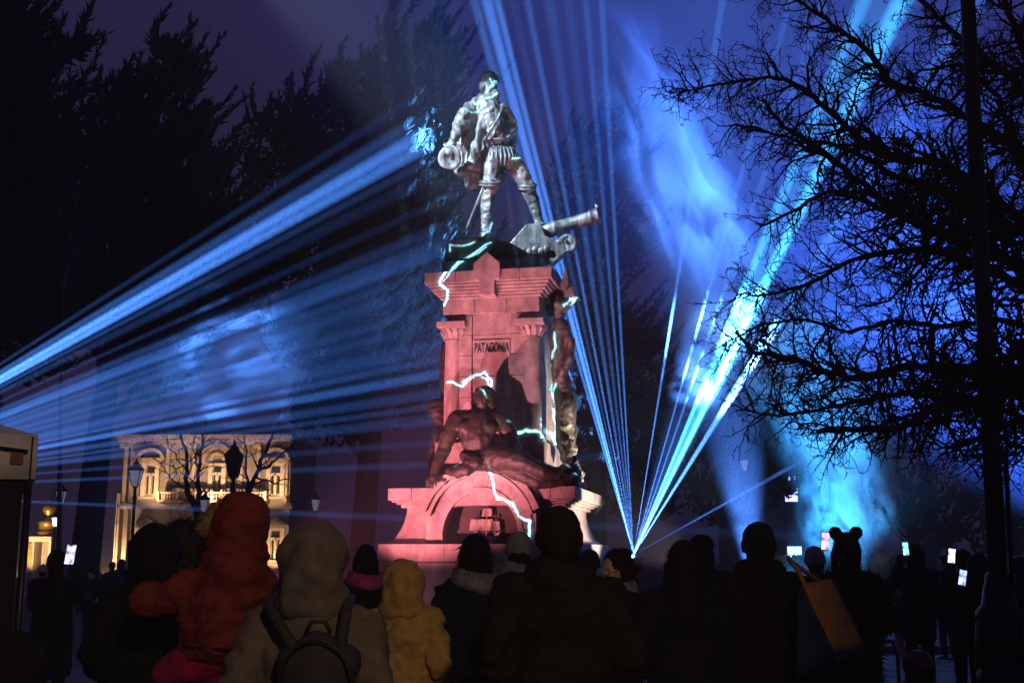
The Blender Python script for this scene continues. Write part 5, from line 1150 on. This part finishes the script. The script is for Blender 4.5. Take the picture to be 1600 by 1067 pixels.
# ------------------------------------------------------------------ laser drawing lightning on the monument and the trees
PJ = Vector((-1.0, 0, 8.5)); tgt = at(800, 420, 22)
pj = bpy.data.lights.new('lightning_projector', 'SPOT'); pj.energy = 4e5; pj.color = (.28, .85, 1); pj.spot_size = R(34); pj.spot_blend = .05; pj.shadow_soft_size = 0
po = bpy.data.objects.new('lightning_projector', pj); COL.objects.link(po); po.location = PJ; po.rotation_euler = (tgt - PJ).to_track_quat('-Z', 'Y').to_euler()
bpy.context.view_layer.update(); inv = po.matrix_world.inverted()
RES = 1400; HALF = math.tan(R(16.5)); img = np.zeros((RES, RES), np.float32)
def bolt(pts, Y, wd=1.6, jag=2.2, seed=0, gain=1.0):
    rnd = random.Random(seed + len(pts)); P = []
    for x, y in pts:
        l = inv @ at(x, y, Y); P.append(((l.x / -l.z / HALF * .5 + .5) * RES, (l.y / -l.z / HALF * .5 + .5) * RES))
    Q = [P[0]]
    for a, b in zip(P[:-1], P[1:]):
        n = max(1, int(math.hypot(b[0] - a[0], b[1] - a[1]) / 9))
        for i in range(1, n + 1):
            t_ = i / n; j = jag if i < n else 0; Q.append((a[0] + (b[0] - a[0]) * t_ + rnd.uniform(-j, j), a[1] + (b[1] - a[1]) * t_ + rnd.uniform(-j, j)))
    bri = 1
    for a, b in zip(Q[:-1], Q[1:]):
        bri = min(1.3, max(.25, bri + rnd.uniform(-.3, .3)))
        x0 = int(max(0, min(a[0], b[0]) - 16)); x1 = int(min(RES, max(a[0], b[0]) + 17)); y0 = int(max(0, min(a[1], b[1]) - 16)); y1 = int(min(RES, max(a[1], b[1]) + 17))
        if x1 <= x0 or y1 <= y0: continue
        X, Y_ = np.meshgrid(np.arange(x0, x1), np.arange(y0, y1)); dx, dy = b[0] - a[0], b[1] - a[1]; L2 = dx * dx + dy * dy + 1e-6
        t_ = np.clip(((X - a[0]) * dx + (Y_ - a[1]) * dy) / L2, 0, 1); d = np.hypot(X - a[0] - t_ * dx, Y_ - a[1] - t_ * dy)
        img[y0:y1, x0:x1] = np.maximum(img[y0:y1, x0:x1], gain * bri * (np.clip(1.35 - d / wd, 0, 1) ** 1.2 + .10 * np.exp(-d / 3.2)))
MF = 21.2
bolt([(765, 370), (742, 384), (715, 402), (700, 420), (686, 440), (699, 450), (692, 468), (684, 462)], 21.1, 2.0); bolt([(758, 376), (728, 396), (706, 414), (692, 438)], 21.1, 1.6, 2.5, 3); bolt([(768, 345), (764, 360), (750, 372)], 21.9, 2); bolt([(702, 388), (702, 378), (722, 380), (740, 374)], 21.3, 1.8)
bolt([(697, 590), (722, 596), (735, 584), (756, 576), (767, 590), (764, 606)], 21.2, 2.0); bolt([(722, 590), (745, 578), (760, 588), (768, 604)], 21.2, 1.5, 2, 5); bolt([(750, 608), (760, 624)], 20.5, 2)
bolt([(763, 727), (768, 745), (776, 776), (800, 784), (810, 806), (828, 815), (826, 838)], 20.4, 2.3); bolt([(764, 730), (774, 770), (790, 780), (806, 800)], 20.4, 1.5, 2, 7)
bolt([(674, 700), (686, 706), (680, 720), (674, 716)], 21, 3.4, 3); bolt([(700, 716), (716, 708), (726, 700)], 20.6, 2.4); bolt([(796, 676), (812, 672), (845, 674), (850, 690), (846, 660)], 21.1, 3.2, 3); bolt([(858, 560), (860, 600), (862, 650), (858, 680)], 21.3, 1.8); bolt([(846, 655), (855, 640), (862, 655)], 21.2, 3, 2)
bolt([(880, 478), (890, 470), (900, 466), (892, 480), (884, 492)], 21.6, 2.6, 3); bolt([(866, 520), (868, 545), (862, 560)], 21.6, 2); bolt([(868, 600), (862, 618), (858, 606)], 21.5, 2.4); bolt([(878, 742), (895, 754), (908, 762)], 20.8, 1.3, .5)
bolt([(736, 158), (742, 166), (756, 160), (776, 150)], 22, 2); bolt([(724, 172), (738, 180), (752, 174), (755, 162)], 22, 1.8); bolt([(765, 125), (770, 138), (776, 128), (762, 142), (758, 130)], 22, 2.2); bolt([(800, 250), (810, 246), (818, 240)], 22, 1.8); bolt([(716, 280), (728, 284)], 22, 1.4)
bolt([(682, 130), (700, 126), (716, 132), (728, 128)], 40, 2, 3, 1, .9); bolt([(722, 136), (736, 142), (746, 146)], 40, 1.6, 2, 2, .8)
bolt([(866, 236), (880, 228), (894, 222), (908, 230), (914, 240), (906, 252)], 46, 1.8, 3, 1); bolt([(900, 254), (908, 262), (914, 266)], 46, 1.6); bolt([(896, 290), (900, 298)], 46, 1.8); bolt([(924, 288), (936, 288), (932, 294)], 46, 2.2, 3); bolt([(954, 266), (962, 252)], 46, 2); bolt([(992, 240), (994, 216), (1004, 190), (1000, 182), (998, 210)], 46, 1.7, 3); bolt([(890, 556), (912, 552), (916, 548), (904, 560)], 46, 1.6, 3)
im = bpy.data.images.new('lightning', RES, RES, alpha=False, float_buffer=True); px = np.ones((RES, RES, 4), np.float32); px[..., 0] = px[..., 1] = px[..., 2] = img; im.pixels.foreach_set(px.ravel()); im.update(); im.pack()
im.colorspace_settings.name = 'Non-Color'
pj.use_nodes = True; t = pj.node_tree; em = t.nodes['Emission']
tc = t.nodes.new('ShaderNodeTexCoord'); sx = t.nodes.new('ShaderNodeSeparateXYZ'); t.links.new(tc.outputs['Normal'], sx.inputs[0])
cx_ = t.nodes.new('ShaderNodeCombineXYZ')
for i, ax in enumerate('XY'):
    dv = t.nodes.new('ShaderNodeMath'); dv.operation = 'DIVIDE'; t.links.new(sx.outputs[ax], dv.inputs[0]); ng = t.nodes.new('ShaderNodeMath'); ng.operation = 'ABSOLUTE'; t.links.new(sx.outputs['Z'], ng.inputs[0]); t.links.new(ng.outputs[0], dv.inputs[1])
    ma = t.nodes.new('ShaderNodeMath'); ma.operation = 'MULTIPLY_ADD'; ma.inputs[1].default_value = .5 / HALF; ma.inputs[2].default_value = .5; t.links.new(dv.outputs[0], ma.inputs[0]); t.links.new(ma.outputs[0], cx_.inputs[i])
ti = t.nodes.new('ShaderNodeTexImage'); ti.image = im; ti.extension = 'CLIP'; t.links.new(cx_.outputs[0], ti.inputs[0]); t.links.new(ti.outputs[0], em.inputs['Strength'])

# ------------------------------------------------------------------ haze
hz = MB().box((-160, -70, -1), (160, 250, 27))
HM = bpy.data.materials.new('haze_air'); HM.use_nodes = True; HM.cycles.volume_sampling = 'EQUIANGULAR'; t = HM.node_tree; t.nodes.remove(t.nodes['Principled BSDF'])
v = t.nodes.new('ShaderNodeVolumePrincipled'); v.inputs['Density'].default_value = HAZE; v.inputs['Color'].default_value = (.8, .84, .92, 1); v.inputs['Anisotropy'].default_value = .1
t.links.new(v.outputs[0], t.nodes['Material Output'].inputs['Volume'])
tag(hz.build('haze', HM), 'thin pale haze filling the air over the plaza', kind='stuff')
